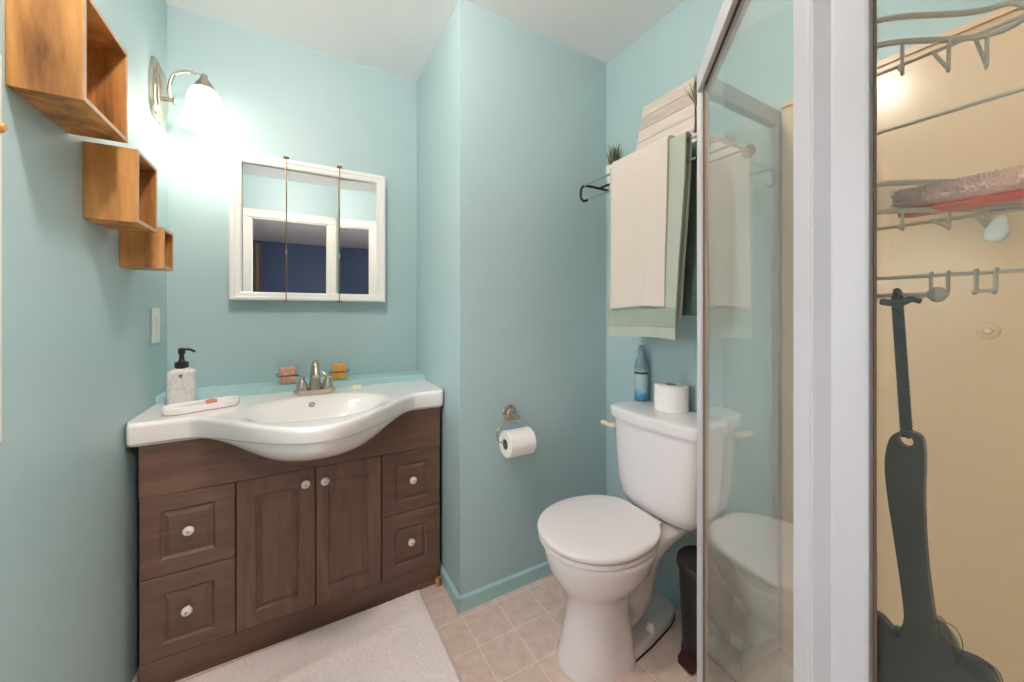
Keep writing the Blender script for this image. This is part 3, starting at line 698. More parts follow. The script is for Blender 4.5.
for dy in (-.075, .075):
    b = BM(); tube(b, [(1.122, TY+dy-.022, .424), (1.122, TY+dy+.022, .424)], .0115, 14); part('hinge', b, 'seat_plastic', toi)
# tank
def tank_ring(z, w, xf, xb, bow, n=64):
    out = []; cx = (xf+xb)/2; hx = (xb-xf)/2
    for k in range(n):
        a = 2*pi*k/n; c, s = cos(a), sin(a); p = .33
        x = hx*math.copysign(abs(c)**p, c); y = w*math.copysign(abs(s)**p, s)
        if x < 0: x -= bow*(1-(y/w)**2)*min(1, -x/hx)
        out.append((cx+x, KY+y, z))
    return out
b = BM()
loops(b, [tank_ring(.409, .110, 1.195, 1.310, .008), tank_ring(.414, .135, 1.178, 1.318, .012), tank_ring(.430, .155, 1.160, 1.324, .016), tank_ring(.460, .168, 1.147, 1.328, .018), tank_ring(.52, .178, 1.138, 1.330, .018), tank_ring(.64, .188, 1.134, 1.332, .016), tank_ring(.757, .193, 1.132, 1.333, .014)])
tank = part('tank', b, 'porcelain', toi, ang=60)
b = BM()
loops(b, [tank_ring(.7575, .196, 1.130, 1.333, .014), tank_ring(.760, .205, 1.119, 1.334, .015), tank_ring(.790, .207, 1.117, 1.334, .015), tank_ring(.797, .204, 1.121, 1.332, .015), tank_ring(.800, .196, 1.130, 1.326, .014), tank_ring(.801, .15, 1.16, 1.30, .01)])
part('tank_lid', b, 'porcelain', toi, ang=60)
b = BM(); lathe(b, [(.009, .012), (.013, .004), (.013, -.006), (.009, -.010)], (1.126, 1.128, .716), 'X', 18)
tube(b, smooth_path([(1.119, 1.120, .716), (1.112, 1.138, .719), (1.110, 1.157, .722), (1.110, 1.174, .724)], 5), [.006, .0062, .0065, .007, .0075, .008, .0085, .009, .0095, .0098, .010, .0102, .0102, .010, .009, .006], 12)
part('flush_lever', b, 'ivory', toi, 'ivory flush lever')
for dy in (-.066, .066):
    b = BM(); lathe(b, [(.016, .034), (.016, .046), (.013, .055), (.008, .060), (.002, .061)], (1.105, TY+dy, 0), 'Z', 20); part('bolt_cap', b, 'white_plastic', toi)

# things on the tank
bt = thing('spray_bottle', 'blue patterned spray bottle standing on the toilet tank lid', 'bottle', (1.292, 1.124, .8005))
b = BM(); lathe(b, [(.025, 0), (.028, .003), (.0285, .120), (.0285, .150), (.026, .165), (.017, .186), (.013, .196), (.013, .205)], (1.292, 1.124, .8005), 'Z', 32); part('bottle', b, 'bottle', bt)
b = BM(); lathe(b, [(.0292, .118), (.0292, .126)], (1.292, 1.124, .8005), 'Z', 32, cap=False); lathe(b, [(.0287, .126), (.0287, .118)], (1.292, 1.124, .8005), 'Z', 32, cap=False); part('black_band', b, 'black_plastic', bt, 'thin black band')
b = BM(); lathe(b, [(.0145, .203), (.0145, .219), (.011, .225), (.010, .238), (.006, .241)], (1.292, 1.124, .8005), 'Z', 24); part('cap', b, 'bottle', bt)
def paper_roll(name, lab, origin, axis, r, L):
    t = thing(name, lab, 'toilet paper', origin)
    rc = .021
    b = BM(); lathe(b, [(rc, 0), (r-.003, 0), (r, .003), (r, L-.003), (r-.003, L), (rc, L)], origin, axis, 48, cap=False)
    part('paper', b, 'paper', t, ang=35)
    b = BM(); lathe(b, [(rc, .0005), (rc, L-.0005), (rc-.0015, L-.0005), (rc-.0015, .0005)], origin, axis, 32, cap=False)
    part('card_core', b, 'card', t, 'brown cardboard core'); return t
paper_roll('toilet_roll', 'spare toilet paper roll standing upright on the tank lid', (1.268, .955, .8015), 'Z', .062, .100)

# toilet paper holder
ho = thing('paper_holder', 'brushed nickel toilet paper holder on the teal alcove wall', 'paper holder', (.777, YA, .755))
b = BM(); lathe(b, [(.034, -.0005), (.034, -.005), (.030, -.009), (.020, -.011), (.018, -.018), (.013, -.022)], (.777, YA, .757), 'Y', 32); part('rosette', b, 'nickel', ho)
b = BM(); tube(b, [(.777, YA-.02, .757), (.779, YA-.045, .752), (.780, YA-.062, .749)], [.009, .0085, .0105], 16); lathe(b, [(.004, -.056), (.0125, -.060), (.0125, -.070), (.005, -.075)], (.780, YA, .749), 'Y', 16); part('post', b, 'nickel', ho)
b = BM(); yy = YA-.066
tube(b, smooth_path([(.772, yy, .745), (.730, yy, .742), (.700, yy, .728), (.686, yy, .700), (.690, yy, .672), (.706, yy, .662), (.74, yy, .661), (.83, yy, .661), (.856, yy, .6615), (.862, yy, .668)], 6), .0038, 10); part('roll_arm', b, 'nickel', ho)
paper_roll('toilet_roll', 'toilet paper roll hanging on the nickel holder', (.722, YA-.066, .6505), 'X', .0535, .118)

# ------------------------------------------------------------------ pedal bin
BX, BY = 1.212, .778
bn = thing('pedal_bin', 'dark charcoal pedal bin between the toilet and the shower', 'bin', (BX, BY, 0))
b = BM(); lathe(b, [(.068, .020), (.071, .024), (.084, .300), (.086, .304)], (BX, BY, 0), 'Z', 40); part('bucket', b, 'bin', bn)
b = BM(); lathe(b, [(.087, .305), (.0915, .307), (.0915, .320), (.087, .329), (.06, .335), (.02, .337)], (BX, BY, 0), 'Z', 40); part('lid', b, 'bin', bn, ang=50)
b = BM(); lathe(b, [(.073, .0), (.076, .004), (.075, .018), (.068, .020)], (BX, BY, 0), 'Z', 40); part('base_ring', b, 'bin_base', bn)
dv = Vector((-1, .05, 0)).normalized(); sv = Vector((-dv.y, dv.x, 0))
b = BM(); c0 = Vector((BX, BY, .022))
rg = []
for s_, wdt, z in ((.062, .030, .030), (.080, .034, .028), (.100, .030, .020), (.108, .022, .016)):
    c = c0 + dv*s_; rg.append([c+sv*wdt+Vector((0, 0, z-.022)), c-sv*wdt+Vector((0, 0, z-.022)), c-sv*wdt+Vector((0, 0, z-.031)), c+sv*wdt+Vector((0, 0, z-.031))])
loops(b, rg); part('pedal', b, 'bin_pedal', bn, 'dark maroon foot pedal')

# scrap of wood
b = BM(); prism(b, [(.518, 1.5685), (.512, 1.556), (.524, 1.545), (.535, 1.549), (.5395, 1.568)], 0, .034, .003)
solo('wood_scrap', b, 'tan_wood', 'small raw tan wood scrap on the floor at the vanity corner', 'wood')

# ------------------------------------------------------------------ bath mat
b = BM()
NXr, NYr = 220, 190
def rug_xy(u, v):
    c = [(-.385, .93), (.458, .955), (.449, 1.567), (-.372, 1.546)]
    x = (1-v)*((1-u)*c[0][0]+u*c[1][0])+v*((1-u)*c[3][0]+u*c[2][0])
    y = (1-v)*((1-u)*c[0][1]+u*c[1][1])+v*((1-u)*c[3][1]+u*c[2][1])
    return x, y
def rug_z(u, v, x, y):
    e = min(u*.83, (1-u)*.83, v*.6, (1-v)*.6)
    base = .016*sstep(0, .016, e)
    wave = .010*math.exp(-((v-.72-.10*(u-.5))/.07)**2)*sstep(0, .1, v) + .004*sin(x*17+y*9)
    return base*(.92+.15*random.random()) + max(0, wave)*sstep(0, .05, e) + .002
grid = []
for j in range(NYr+1):
    row = []
    for i in range(NXr+1):
        u, v = i/NXr, j/NYr; x, y = rug_xy(u, v)
        jt = .0012
        row.append(b.verts.new((x+random.uniform(-jt, jt), y+random.uniform(-jt, jt), rug_z(u, v, x, y))))
    grid.append(row)
for j in range(NYr):
    for i in range(NXr): b.faces.new((grid[j][i], grid[j][i+1], grid[j+1][i+1], grid[j+1][i]))
bw = [b.verts.new((*rug_xy(u, v), .0006)) for u, v in ((0, 0), (1, 0), (1, 1), (0, 1))]
b.faces.new(list(reversed(bw)))
solo('bath_mat', b, 'rug', 'pale grey shaggy bath mat on the floor before the vanity', 'bath mat', ang=180)

# ------------------------------------------------------------------ towel rack and what hangs or stands on it
RX, RZ, RY0, RY1 = 1.078, 1.735, .700, 1.262
rk = thing('towel_rack', 'dark metal towel rack with shelf rods above the toilet', 'towel rack', (XR, (RY0+RY1)/2, RZ-.07))
for x in (RX, 1.16, 1.235, 1.31):
    b = BM(); tube(b, [(x, RY0, RZ), (x, RY1-.018, RZ)], .0048, 10); part('shelf_rod', b, 'chrome' if x == RX else 'bronze', rk)
b = BM(); tube(b, [(RX, RY0, RZ-.068), (RX, RY1-.030, RZ-.066)], .0048, 10); part('towel_bar', b, 'chrome', rk)
for y in (RY1-.018, RY0):
    b = BM(); s_ = 1 if y > 1 else -1
    tube(b, smooth_path([(1.332, y, RZ), (1.20, y, RZ), (RX+.02, y, RZ), (RX, y+.012*s_, RZ-.002), (RX-.004, y+.020*s_, RZ-.020), (RX-.004, y+.020*s_, RZ-.048), (RX, y+.006*s_, RZ-.066), (RX, y-.02*s_, RZ-.067)], 6), .0058, 10)
    br = part('end_bracket', b, 'bronze', rk)
    b = BM(); lathe(b, [(.022, 0), (.022, -.005), (.012, -.008)], (XR, y, RZ), 'X', 24); part('flange', b, 'bronze', br)
def towel(name, lab, xb, zb, y0, y1, zf, zk, th, mat, r, band=None, wav=.004, lean=0.0, group=None, skew=0.0):
    """towel folded over a rod at (xb, zb): front fall to zf, back fall to zk"""
    t = thing(name, lab, 'towel', (xb, (y0+y1)/2, zf), group)
    prof = []
    nf = 26
    for i in range(nf+1): z = zf + (zb-zf)*i/nf; prof.append((xb-r, z))
    for a in range(20, 161, 20): prof.append((xb-r*cos(radians(a)), zb+r*sin(radians(a))))
    for i in range(nf+1): z = zb - (zb-zk)*i/nf; prof.append((xb+r, z))
    ny = 30; outer = []; inner = []
    for x, z in prof:
        ro, ri = [], []
        for j in range(ny+1):
            v = j/ny; y = y0+(y1-y0)*v
            fall = sstep(zb, zf, z); side = -1 if x < xb else 1
            dx = wav*fall*(sin(v*9+z*3)+.5*sin(v*17+1+z*5)) + side*lean*fall
            dyy = .010*fall*(v-.5)*2*.4 + skew*fall*(1-v)
            ro.append((x+dx+ (-th/2 if x < xb else th/2), y+dyy, z+(th/2 if z > zb else 0)+.004*fall*sin(v*5)))
            ri.append((x+dx+ (th/2 if x < xb else -th/2), y+dyy, z-(th/2 if z > zb else 0)+.004*fall*sin(v*5)))
        outer.append(ro); inner.append(ri)
    rings = [o+list(reversed(i_)) for o, i_ in zip(outer, inner)]
    b = BM(); loops(b, rings); part('cloth', b, mat, t, ang=60)
    if band:
        b = BM(); rg = []
        for z in band[0]:
            ro = []
            fall = sstep(zb, zf, z)
            for j in range(ny+1):
                v = j/ny; y = y0+(y1-y0)*v; dx = wav*fall*(sin(v*9+z*3)+.5*sin(v*17+1+z*5)) - lean*fall; dyy = .010*fall*(v-.5)*2*.4 + skew*fall*(1-v)
                ro.append((xb-r+dx-th/2-.0012, y+dyy, z+.004*fall*sin(v*5)))
            rg.append(ro+[(x+.0009, y, z2) for x, y, z2 in reversed(ro)])
        loops(b, rg); part('woven_band', b, band[1], t, 'darker woven band')
    return t
towel('bath_towel', 'sage green bath towel hanging on the rack under a cream one', RX, RZ+.008, .748, 1.078, 1.095, 1.16, .009, 'sage_towel', .012, ([1.130+i*.0085 for i in range(9)], 'sage_band'), skew=.040)
towel('hand_towel', 'cream white towel folded over the sage green towel', RX, RZ+.010, .806, 1.058, 1.203, 1.30, .008, 'white_towel', .023, None, .003, skew=.016)
dk = towel('bath_towel', 'dark green towel hanging behind the sage towel on the rack', 1.16, RZ+.006, .745, .90, 1.170, 1.20, .009, 'dark_towel', .012, None, .003)
b = BM(); box(b, 1.1405, 1.1435, .746, .754, 1.18, RZ-.01, .001); part('hem', b, 'hem', dk, 'beige hem')
# leaning plank sign
b = BM(); W, Hh, T = .275, .350, .014
npl = 6
for i in range(npl): box(b, -T/2, T/2, -W/2, W/2, i*Hh/npl+.0008, (i+1)*Hh/npl-.0008, .0012)
box(b, T/2-.001, T/2+.006, -W/2+.03, -W/2+.06, .01, Hh-.01); box(b, T/2-.001, T/2+.006, W/2-.06, W/2-.03, .01, Hh-.01)
tilt = math.asin(.080/.35)
sg = solo('plank_sign', b, 'shiplap', 'blank whitewashed plank board leaning on the towel rack shelf', 'board', origin=(0, 0, 0))
sg.location = (1.237, .990, RZ+.0065); sg.rotation_euler = (0, tilt, 0)
# plants on the rack
def grass_plant(x, y, z, lab, pot_r, pot_h, n, hmin, hmax, spread, mats, seed, stem=0.0, group=None):
    rnd = random.Random(seed)
    t = thing('potted_plant', lab, 'plant', (x, y, z), group)
    b = BM(); lathe(b, [(pot_r*.78, 0), (pot_r*.82, .002), (pot_r, pot_h), (pot_r*.90, pot_h), (pot_r*.86, pot_h-.010)], (x, y, z), 'Z', 32); part('pot', b, 'pot', t)
    b = BM(); lathe(b, [(pot_r*.86, pot_h-.012), (pot_r*.5, pot_h-.008), (.003, pot_h-.006)], (x, y, z), 'Z', 24); part('soil', b, 'soil', t)
    z0 = z+pot_h-.010
    if stem:
        b = BM(); tube(b, smooth_path([(x, y, z0), (x+.003, y+.002, z0+stem*.5), (x, y, z0+stem)], 4), .0028, 8); part('stem', b, 'stem', t); z0 += stem-.01
    for mi, mt in enumerate(mats):
        b = BM()
        for k in range(n//len(mats)):
            a = rnd.uniform(0, 2*pi); rr_ = (0 if stem else pot_r*.6*sqrt(rnd.random()))
            p0 = Vector((x+rr_*cos(a), y+rr_*sin(a), z0)); h = rnd.uniform(hmin, hmax); out = rnd.uniform(.05, 1)*spread
            d = Vector((cos(a), sin(a), 0)); sd = Vector((-sin(a), cos(a), 0)); wd = rnd.uniform(.0016, .0030)
            prev = None
            for i in range(6):
                s_ = i/5; p = p0 + d*out*s_**1.7 + Vector((0, 0, h*(s_-.28*(out/spread)*s_*s_))); ww = wd*(1-s_)**.6+.0002
                cur = [b.verts.new(p+sd*ww), b.verts.new(p-d*ww*.35), b.verts.new(p-sd*ww), b.verts.new(p+d*ww*.35)]
                if prev:
                    for q in range(4): b.faces.new((prev[q], prev[(q+1) % 4], cur[(q+1) % 4], cur[q]))
                prev = cur
            b.faces.new(prev)
        o = part('leaves', b, mt, t)
grass_plant(1.205, 1.196, RZ+.0055, 'small dark grass plant in a white pot at the rack end', .037, .082, 90, .07, .125, .045, ['blade', 'blade', 'blade_dry'], 3)
grass_plant(1.200, .806, RZ+.0055, 'spiky olive plant on a thin stem beside the leaning board', .034, .055, 60, .08, .12, .07, ['blade_dry', 'blade'], 9, stem=.115)

# ------------------------------------------------------------------ shower enclosure
PX, PY = .947, .6145           # far corner post
NXp, NYp = .527, .1945         # near corner post
ZT0, ZT1, ZP = 1.775, 1.825, .115
en = thing('shower_enclosure', 'white framed neo-angle glass shower enclosure beside the toilet', 'shower', ((PX+XR)/2, .21, 0))
out_ = [(XR-.001, YF+.001), (XR-.001, PY+.02), (PX-.01, PY+.02), (NXp-.02, NYp+.01), (NXp-.02, YF+.001)]
inn_ = [(XR-.05, YF+.05), (XR-.05, PY-.035), (PX+.012, PY-.035), (NXp+.035, NYp-.012), (NXp+.035, YF+.05)]
b = BM(); loops(b, [[(x, y, 0) for x, y in out_], [(x, y, ZP-.01) for x, y in out_], [(x+(.006 if x < 1 else 0), y-(.003 if y > .2 else 0), ZP) for x, y in out_], [(x, y, ZP) for x, y in inn_], [(x+(.01 if x < 1 else -.01), y+(.01 if y < 0 else -.008), .05) for x, y in inn_]])
part('pan', b, 'pan', en, 'cream shower pan', ang=30)
b = BM(); obox((PX, PY, (ZP+ZT1)/2), (.026, .026, ZT1-ZP), radians(22), .004, b); part('corner_post', b, 'alu', en)
b = BM(); obox((NXp+.001, NYp+.001, (ZP+ZT1)/2), (.022, .022, ZT1-ZP), radians(22), .004, b); part('corner_post', b, 'alu', en)
ex = Vector((1, 1, 0)).normalized(); ey = Vector((1, -1, 0)).normalized()   # along the door, into the shower
def along(p, q): return Vector((PX, PY, 0))*q + Vector((NXp, NYp, 0))*(1-q)
A0 = Vector((NXp, NYp, 0)); LD = (Vector((PX, PY, 0))-A0).length
def dbar(name, s0, s1, off0, off1, z0, z1, mat, bev=.003, label=None, parent=None):
    b = BM(); c = A0 + ex*((s0+s1)/2) + ey*((off0+off1)/2)
    obox((c.x, c.y, (z0+z1)/2), (s1-s0, off1-off0, z1-z0), radians(45), bev, b); return part(name, b, mat, parent or en, label)
# header of the door side: outer rail, channel and inner rail
dbar('header_rail', .006, LD-.006, -.016, -.004, ZT0, ZT1, 'alu')
dbar('header_rail', .006, LD-.006, -.004, .008, ZT0+.014, ZT1-.006, 'seal', .001)
dbar('header_rail', .006, LD-.006, .006, .016, ZT0-.006, ZT1-.012, 'alu')
dbar('sill_rail', .006, LD-.006, -.014, .014, ZP, ZP+.035, 'alu')
# door leaf
dr = dbar('door', .063, LD-.022, -.003, .003, ZP+.05, ZT0-.008, 'door_glass', 0)
dbar('stile', .012, .0565, -.009, .009, ZP+.037, ZT0-.007, 'alu', .006, parent=dr)
dbar('stile', LD-.024, LD-.014, -.008, .008, ZP+.037, ZT0-.007, 'alu', .002, parent=dr)
dbar('door_seal', LD-.0285, LD-.0245, -.006, .006, ZP+.04, ZT0-.01, 'seal', .001, 'brown edge seal', parent=dr)
# panel by the toilet
b = BM(); box(b, PX+.014, XR-.022, PY-.003, PY+.003, ZP+.03, ZT0+.01); part('side_glass', b, 'glass', en)
b = BM(); box(b, PX+.012, XR-.001, PY-.012, PY+.012, ZT0, ZT1, .003); part('header_rail', b, 'alu', en)
b = BM(); box(b, PX+.012, XR-.001, PY-.012, PY+.012, ZP, ZP+.03, .003); part('sill_rail', b, 'alu', en)
b = BM(); box(b, XR-.026, XR-.0005, PY-.014, PY+.014, ZP+.03, ZT0, .003); part('wall_jamb', b, 'alu', en)
# panel by the camera
b = BM(); box(b, NXp-.003, NXp+.003, YF+.02, NYp-.046, ZP+.03, ZT0+.01); part('side_glass', b, 'glass', en)
b = BM(); box(b, NXp-.012, NXp+.012, NYp-.0445, NYp-.010, ZP+.03, ZT0, .005); part('side_stile', b, 'alu', en)
b = BM(); box(b, NXp-.0045, NXp-.0032, NYp-.0470, NYp-.0446, ZP+.03, ZT0); part('glass_seal', b, 'seal', en, 'brown glass seal')
b = BM(); box(b, NXp-.012, NXp+.012, YF+.001, NYp-.010, ZT0, ZT1, .003); part('header_rail', b, 'alu', en)
b = BM(); box(b, NXp-.012, NXp+.012, YF+.001, NYp-.010, ZP, ZP+.03, .003); part('sill_rail', b, 'alu', en)
b = BM(); box(b, NXp-.014, NXp+.014, YF+.0005, YF+.026, ZP+.03, ZT0, .003); part('wall_jamb', b, 'alu', en)
# surround on the two walls
b = BM(); box(b, XR-.010, XR-.0005, YF+.011, PY-.018, ZP, 1.843); box(b, NXp+.016, XR-.011, YF+.0005, YF+.011, ZP, 1.843)
box(b, XR-.018, XR-.0102, YF+.0115, PY-.0185, 1.828, 1.8428)
part('surround', b, 'surround', en, 'cream acrylic wall surround')
b = BM(); lathe(b, [(.017, -.0095), (.017, -.0125), (.0145, -.014), (.008, -.0145), (.006, -.0175), (.002, -.018)], (XR, .190, 1.143), 'X', 28); part('mount_boss', b, 'surround', en)

# ------------------------------------------------------------------ wire caddy in the shower
CXB = .632
ca = thing('shower_caddy', 'satin steel wire caddy hanging inside the shower glass', 'shower caddy', (CXB, .17, 1.20))
def rim(zr, bulge_, zb=None, y0=.062, y1=.252, n=40):
    pts = []
    for i in range(n+1):
        y = y0+(y1-y0)*i/n; e = min(1, min(y-y0, y1-y)/.02)
        pts.append((CXB - bulge_*sstep(.080, .163, y)*sstep(.248, .172, y), y, zr + ((zb-zr)*(1-e)**2 if zb else 0)))
    return pts
def rim_at(pts, y):
    return min(pts, key=lambda p: abs(p[1]-y))
for nm, zb_, rims in (('basket', 1.483, ((1.476, .086), (1.503, .086))), ('basket', 1.289, ((1.294, .086), (1.324, .086)))):
    b = BM(); tube(b, [(CXB, .058, zb_), (CXB, .258, zb_)], .0021, 8)
    bk = part(nm, b, 'steel_wire', ca)
    for zr, bu in rims:
        b = BM(); tube(b, rim(zr, bu, zb_), .0030, 8); part('rim', b, 'steel_wire', bk)
    R = rim(rims[0][0], .086, zb_)
    for yr_, yk_ in ((.0905, .100), (.112, .130), (.1385, .159), (.168, .184), (.196, .210), (.222, .232)):
        p = rim_at(R, yr_); p = Vector((p[0], yr_, p[2])); q = p + Vector((.005, .001, -.031 if zb_ > 1.4 else -.019))
        b = BM(); tube(b, [p, p*.06+q*.94, q+Vector((.003, .0008, -.0005)), q*.92+Vector((CXB, yk_, zb_))*.08, (CXB, yk_, zb_)], .0016, 8); part('base_wire', b, 'steel_wire', bk)
for z in (1.409, 1.2265):
    b = BM(); tube(b, [(CXB, .050, z), (CXB, .258, z)], .0021, 8); part('cross_wire', b, 'steel_wire', ca)
for y in (.046, .258):
    b = BM(); tube(b, smooth_path([(CXB, y, 1.215), (CXB, y, 1.5), (CXB, y, 1.79), (CXB-.01, y, 1.838), (.56, y if y < .1 else .16, 1.8325), (NXp-.004, y if y < .1 else .13, 1.8315), (NXp-.016, y if y < .1 else .12, 1.829)], 6), .0025, 8); part('hanger_wire', b, 'steel_wire', ca)
b = BM(); tube(b, [(CXB-.02, .252, 1.204), (CXB-.02, .1265, 1.204)], .0028, 8); lathe(b, [(.002, -.008), (.0075, -.004), (.009, 0), (.0075, .004), (.002, .008)], (CXB-.02, .1225, 1.204), 'Y', 18); part('towel_arm', b, 'steel_wire', ca)
for y in (.1245, .0915):
    b = BM()
    for s_ in (-.0065, .0065):
        tube(b, smooth_path([(CXB+.003, y+s_, 1.226), (CXB, y+s_, 1.2300), (CXB-.003, y+s_, 1.226), (CXB-.003, y+s_, 1.209), (CXB-.010, y+s_, 1.2045), (CXB-.016, y+s_, 1.2065)], 5), .0016, 8)
    tube(b, [(CXB-.016, y-.0065, 1.2065), (CXB-.016, y+.0065, 1.2065)], .0018, 8); part('hook', b, 'steel_wire', ca)

# pink brush on the lower basket
pb = thing('scrub_brush', 'pink fuzzy scrub brush with a red base on the lower wire basket', 'brush', (.600, .10, 1.297))
b = BM()
rg = []
for y, w_, h in ((.150, .004, .003), (.148, .010, .004), (.140, .0155, .0050), (.10, .016, .0050), (.04, .016, .0050), (.0, .014, .008), (-.06, .010, .008), (-.075, .004, .004)):
    rg.append([(.600+w_*cos(a), y, 1.2965+h*sin(a)) for a in [2*pi*k/16 for k in range(16)]])
loops(b, rg); part('base', b, 'red_plastic', pb, 'red plastic base')
b = BM(); rg = []
for y, k_ in ((.151, .45), (.149, .8), (.143, 1), (.10, 1.02), (.05, 1), (.003, .95), (.0, .6)):
    rg.append([(.600+.0185*k_*cos(a)*(1 if a <= pi else .9), y, 1.3045+(.0155*k_*sin(a) if a <= pi else .006*sin(a))) for a in [2*pi*q/24 for q in range(24)]])
loops(b, rg); part('pad', b, 'pink_fuzz', pb, 'pink fuzzy pad')
rnd = random.Random(5); b = BM()
for k in range(3800):
    y = rnd.uniform(.001, .151); a = rnd.uniform(-.25, pi+.25)
    p0 = Vector((.600+.0178*cos(a), y, 1.3045+.0150*max(-.2, sin(a)))); L = rnd.uniform(.003, .0065)
    d = Vector((cos(a)+rnd.uniform(-.5, .5), rnd.uniform(-.6, .6), max(.05, sin(a))+rnd.uniform(-.3, .3))).normalized()
    e1 = d.orthogonal().normalized(); e2 = d.cross(e1); r0 = .0007
    pa = [b.verts.new(p0+(e1*cos(q)+e2*sin(q))*r0) for q in (0, 2.09, 4.19)]
    pm = [b.verts.new(p0+d*L+(e1*cos(q)+e2*sin(q))*r0*.7) for q in (0, 2.09, 4.19)]
    for q in range(3): b.faces.new((pa[q], pa[(q+1) % 3], pm[(q+1) % 3], pm[q]))
    b.faces.new(pm)
br = part('bristles', b, 'pink_fuzz', pb, 'pink fuzzy bristles', ang=180); br['kind'] = 'stuff'
b = BM(); rg = []
for s_, r_ in ((0, .002), (.1, .0042), (.3, .0062), (.55, .0080), (.8, .0075), (.95, .0045), (1, .001)):
    c = Vector((.605, .0775, 1.2805))+Vector((-.004, .006, -.026))*s_
    rg.append([c+Vector((r_*.5*cos(a), r_*sin(a), r_*.2*sin(a))) for a in [2*pi*k/16 for k in range(16)]])
loops(b, rg); solo('teardrop_tag', b, 'white_plastic', 'small white teardrop tag hanging under the lower wire basket', 'tag')

# ------------------------------------------------------------------ bath brush hanging from the caddy arm
HX = .608
def hp(u, v): # helper: a point of the brush plane x=HX seen along this bearing
    a = (u-512)/371.83; c_, s_ = cos(.520787), sin(.520787)
    dx, dy, dz = s_+a*c_, c_-a*s_, -(v-312.15)/371.83
    t = HX/dx; return (t*dy, CAMZ+t*dz)
bb = thing('bath_brush', 'dark bath brush with black netting hanging by a braided cord', 'bath brush', (HX, .15, .70))
# outline of handle and head in the (y, z) plane: centre line, half width
Lpts = [hp(*p) for p in ((890, 440), (886, 460), (888, 490), (894, 530), (900, 570), (904, 600), (905, 617), (901, 627), (893, 627), (884, 617), (873, 611), (862, 612))]
Rpts = [hp(*p) for p in ((924, 440), (926, 460), (925, 490), (926, 530), (929, 570), (933, 600), (936, 620), (941, 638), (952, 648), (967, 654), (980, 660), (994, 672))]
top = [hp(*p) for p in ((896, 433), (906, 430), (917, 433))]
bot = [(y, z) for y, z in (hp(1002, 700), hp(990, 745), hp(950, 785), hp(900, 800), hp(855, 780), hp(835, 730), hp(840, 650))]
outl = Lpts[::-1] + top + Rpts + bot
outl3 = smooth_path([(0, y, z) for y, z in outl], 3, cyclic=True)
outl3 = [(p.y, p.z) for p in outl3]
hole_c = hp(907, 440)
hole = [(hole_c[0]+.0062*cos(2*pi*k/20), hole_c[1]+.0068*sin(2*pi*k/20)) for k in range(20)]
def flat_plate(outer, holes, x0, x1):
    """plate with holes, triangulated fill on both faces"""
    b = BM(); faces = []
    lo = {}; sides = []
    for poly in [outer]+holes:
        va = [b.verts.new((x0, y, z)) for y, z in poly]; vb = [b.verts.new((x1, y, z)) for y, z in poly]
        for i in range(len(va)): b.edges.new((va[i], va[(i+1) % len(va)])); b.edges.new((vb[i], vb[(i+1) % len(vb)]))
        sides.append((va, vb))
    ea = [e for va, vb in sides for v in va for e in v.link_edges]; eb = [e for va, vb in sides for v in vb for e in v.link_edges]
    bmesh.ops.triangle_fill(b, edges=list(set(ea)), use_beauty=True); bmesh.ops.triangle_fill(b, edges=list(set(eb)), use_beauty=True)
    for va, vb in sides:
        for i in range(len(va)):
            j = (i+1) % len(va); b.faces.new((va[i], va[j], vb[j], vb[i]))
    return b
b = flat_plate(outl3, [hole], HX-.005, HX+.005)
es = [e for e in b.edges if len(e.link_faces) == 2 and e.calc_face_angle(0) > 1.2]
bmesh.ops.bevel(b, geom=es, offset=.0028, segments=3, affect='EDGES', profile=.6)
part('paddle', b, 'brush_black', bb, ang=50)
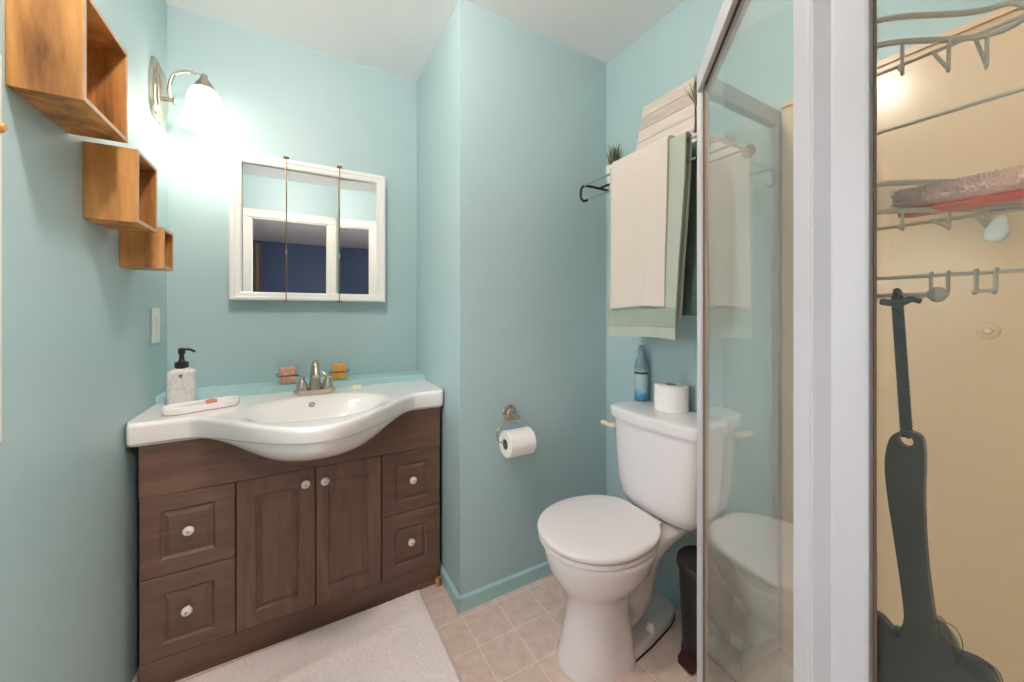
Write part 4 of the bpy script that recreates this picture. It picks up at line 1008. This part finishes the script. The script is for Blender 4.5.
# netting: wavy sheets around the head
rnd = random.Random(11)
def net_sheet(center_line, out_dirs, xoff, seed):
    b = BM(); rows = []
    for i, ((y, z), (oy, oz, w_)) in enumerate(zip(center_line, out_dirs)):
        rows.append([b.verts.new((HX+xoff+.006*sin(k/8*3+i*.18+seed), y+oy*w_*k/8, z+oz*w_*k/8)) for k in range(9)])
    for i in range(len(rows)-1):
        for k in range(8): b.faces.new((rows[i][k], rows[i][k+1], rows[i+1][k+1], rows[i+1][k]))
    return b
def lobe(i, n, sd, wsc): return wsc*(abs(sin(pi*2.0*i/n+.12*sd))**.6)*(1-.35*i/n)
cl = [(p.y, p.z) for p in smooth_path([(0, *hp(*q)) for q in ((930, 622), (940, 645), (958, 662), (978, 676), (1000, 700))], 8)]
for sd, wsc, xo in ((0, .028, -.004), (2, .019, .003), (4, .013, .007)):
    od = [(-.55, .85, lobe(i, len(cl)-1, sd, wsc)) for i in range(len(cl))]
    o = part('netting', net_sheet(cl, od, xo, sd), 'net', bb, 'black see-through netting', ang=180)
cl2 = [(p.y, p.z) for p in smooth_path([(0, *hp(*q)) for q in ((902, 634), (890, 632), (878, 622), (866, 616))], 8)]
od = [(.3, .95, .004+.005*abs(sin(i*.8))) for i in range(len(cl2))]
part('netting', net_sheet(cl2, od, -.004, 5), 'net', bb, 'black see-through netting', ang=180)
# edge threads of the netting
for sd, w_, ph in ((0, .0284, 0), (2, .0194, .4), (0, .017, .2), (4, .0135, .8)):
    b = BM(); pts = []
    for i, (y, z) in enumerate(cl):
        q = lobe(i, len(cl)-1, sd, w_); pts.append((HX-.004+.004*sin(i*.3+ph), y-.55*q, z+.85*q))
    tube(b, smooth_path(pts, 3), .00042, 5); part('net_thread', b, 'cord', bb)
b = BM(); pts = [(HX-.006, y+.25*.007*abs(sin(i*.6)), z+.95*.008*abs(sin(i*.6+.4))) for i, (y, z) in enumerate(cl2)]
tube(b, smooth_path(pts, 3), .0005, 5); part('net_thread', b, 'cord', bb)
# braided cord with its knot
ct, cb_ = hp(897, 300), hp(907, 436)
for ph in (0, 2.09, 4.19):
    b = BM(); pts = []
    for i in range(91):
        s_ = i/90; y = ct[0]+(cb_[0]-ct[0])*s_; z = ct[1]+.004+(cb_[1]-.0005-ct[1]-.004)*s_
        a = s_*2*pi*11+ph; pts.append((HX-.0005+.0028*cos(a), y+.0030*sin(a), z))
    tube(b, pts, .0026, 8); part('cord', b, 'cord', bb)
b = BM(); tube(b, smooth_path([(CXB-.020+.0062*cos(a), ct[0]+.001*sin(a), 1.204+.0062*sin(a)) for a in [2*pi*k/12 for k in range(12)]], 2, cyclic=True), .0030, 8, cyclic=True)
tube(b, smooth_path([(HX-.003, ct[0]+.012, 1.197), (HX-.006, ct[0]+.004, 1.1955), (HX-.006, ct[0]-.006, 1.1955), (HX-.003, ct[0]-.012, 1.199), (HX-.002, ct[0]-.020, 1.1965)], 5), [.0040]*8+[.0036]*8+[.003]*5, 8)
part('knot', b, 'cord', bb)
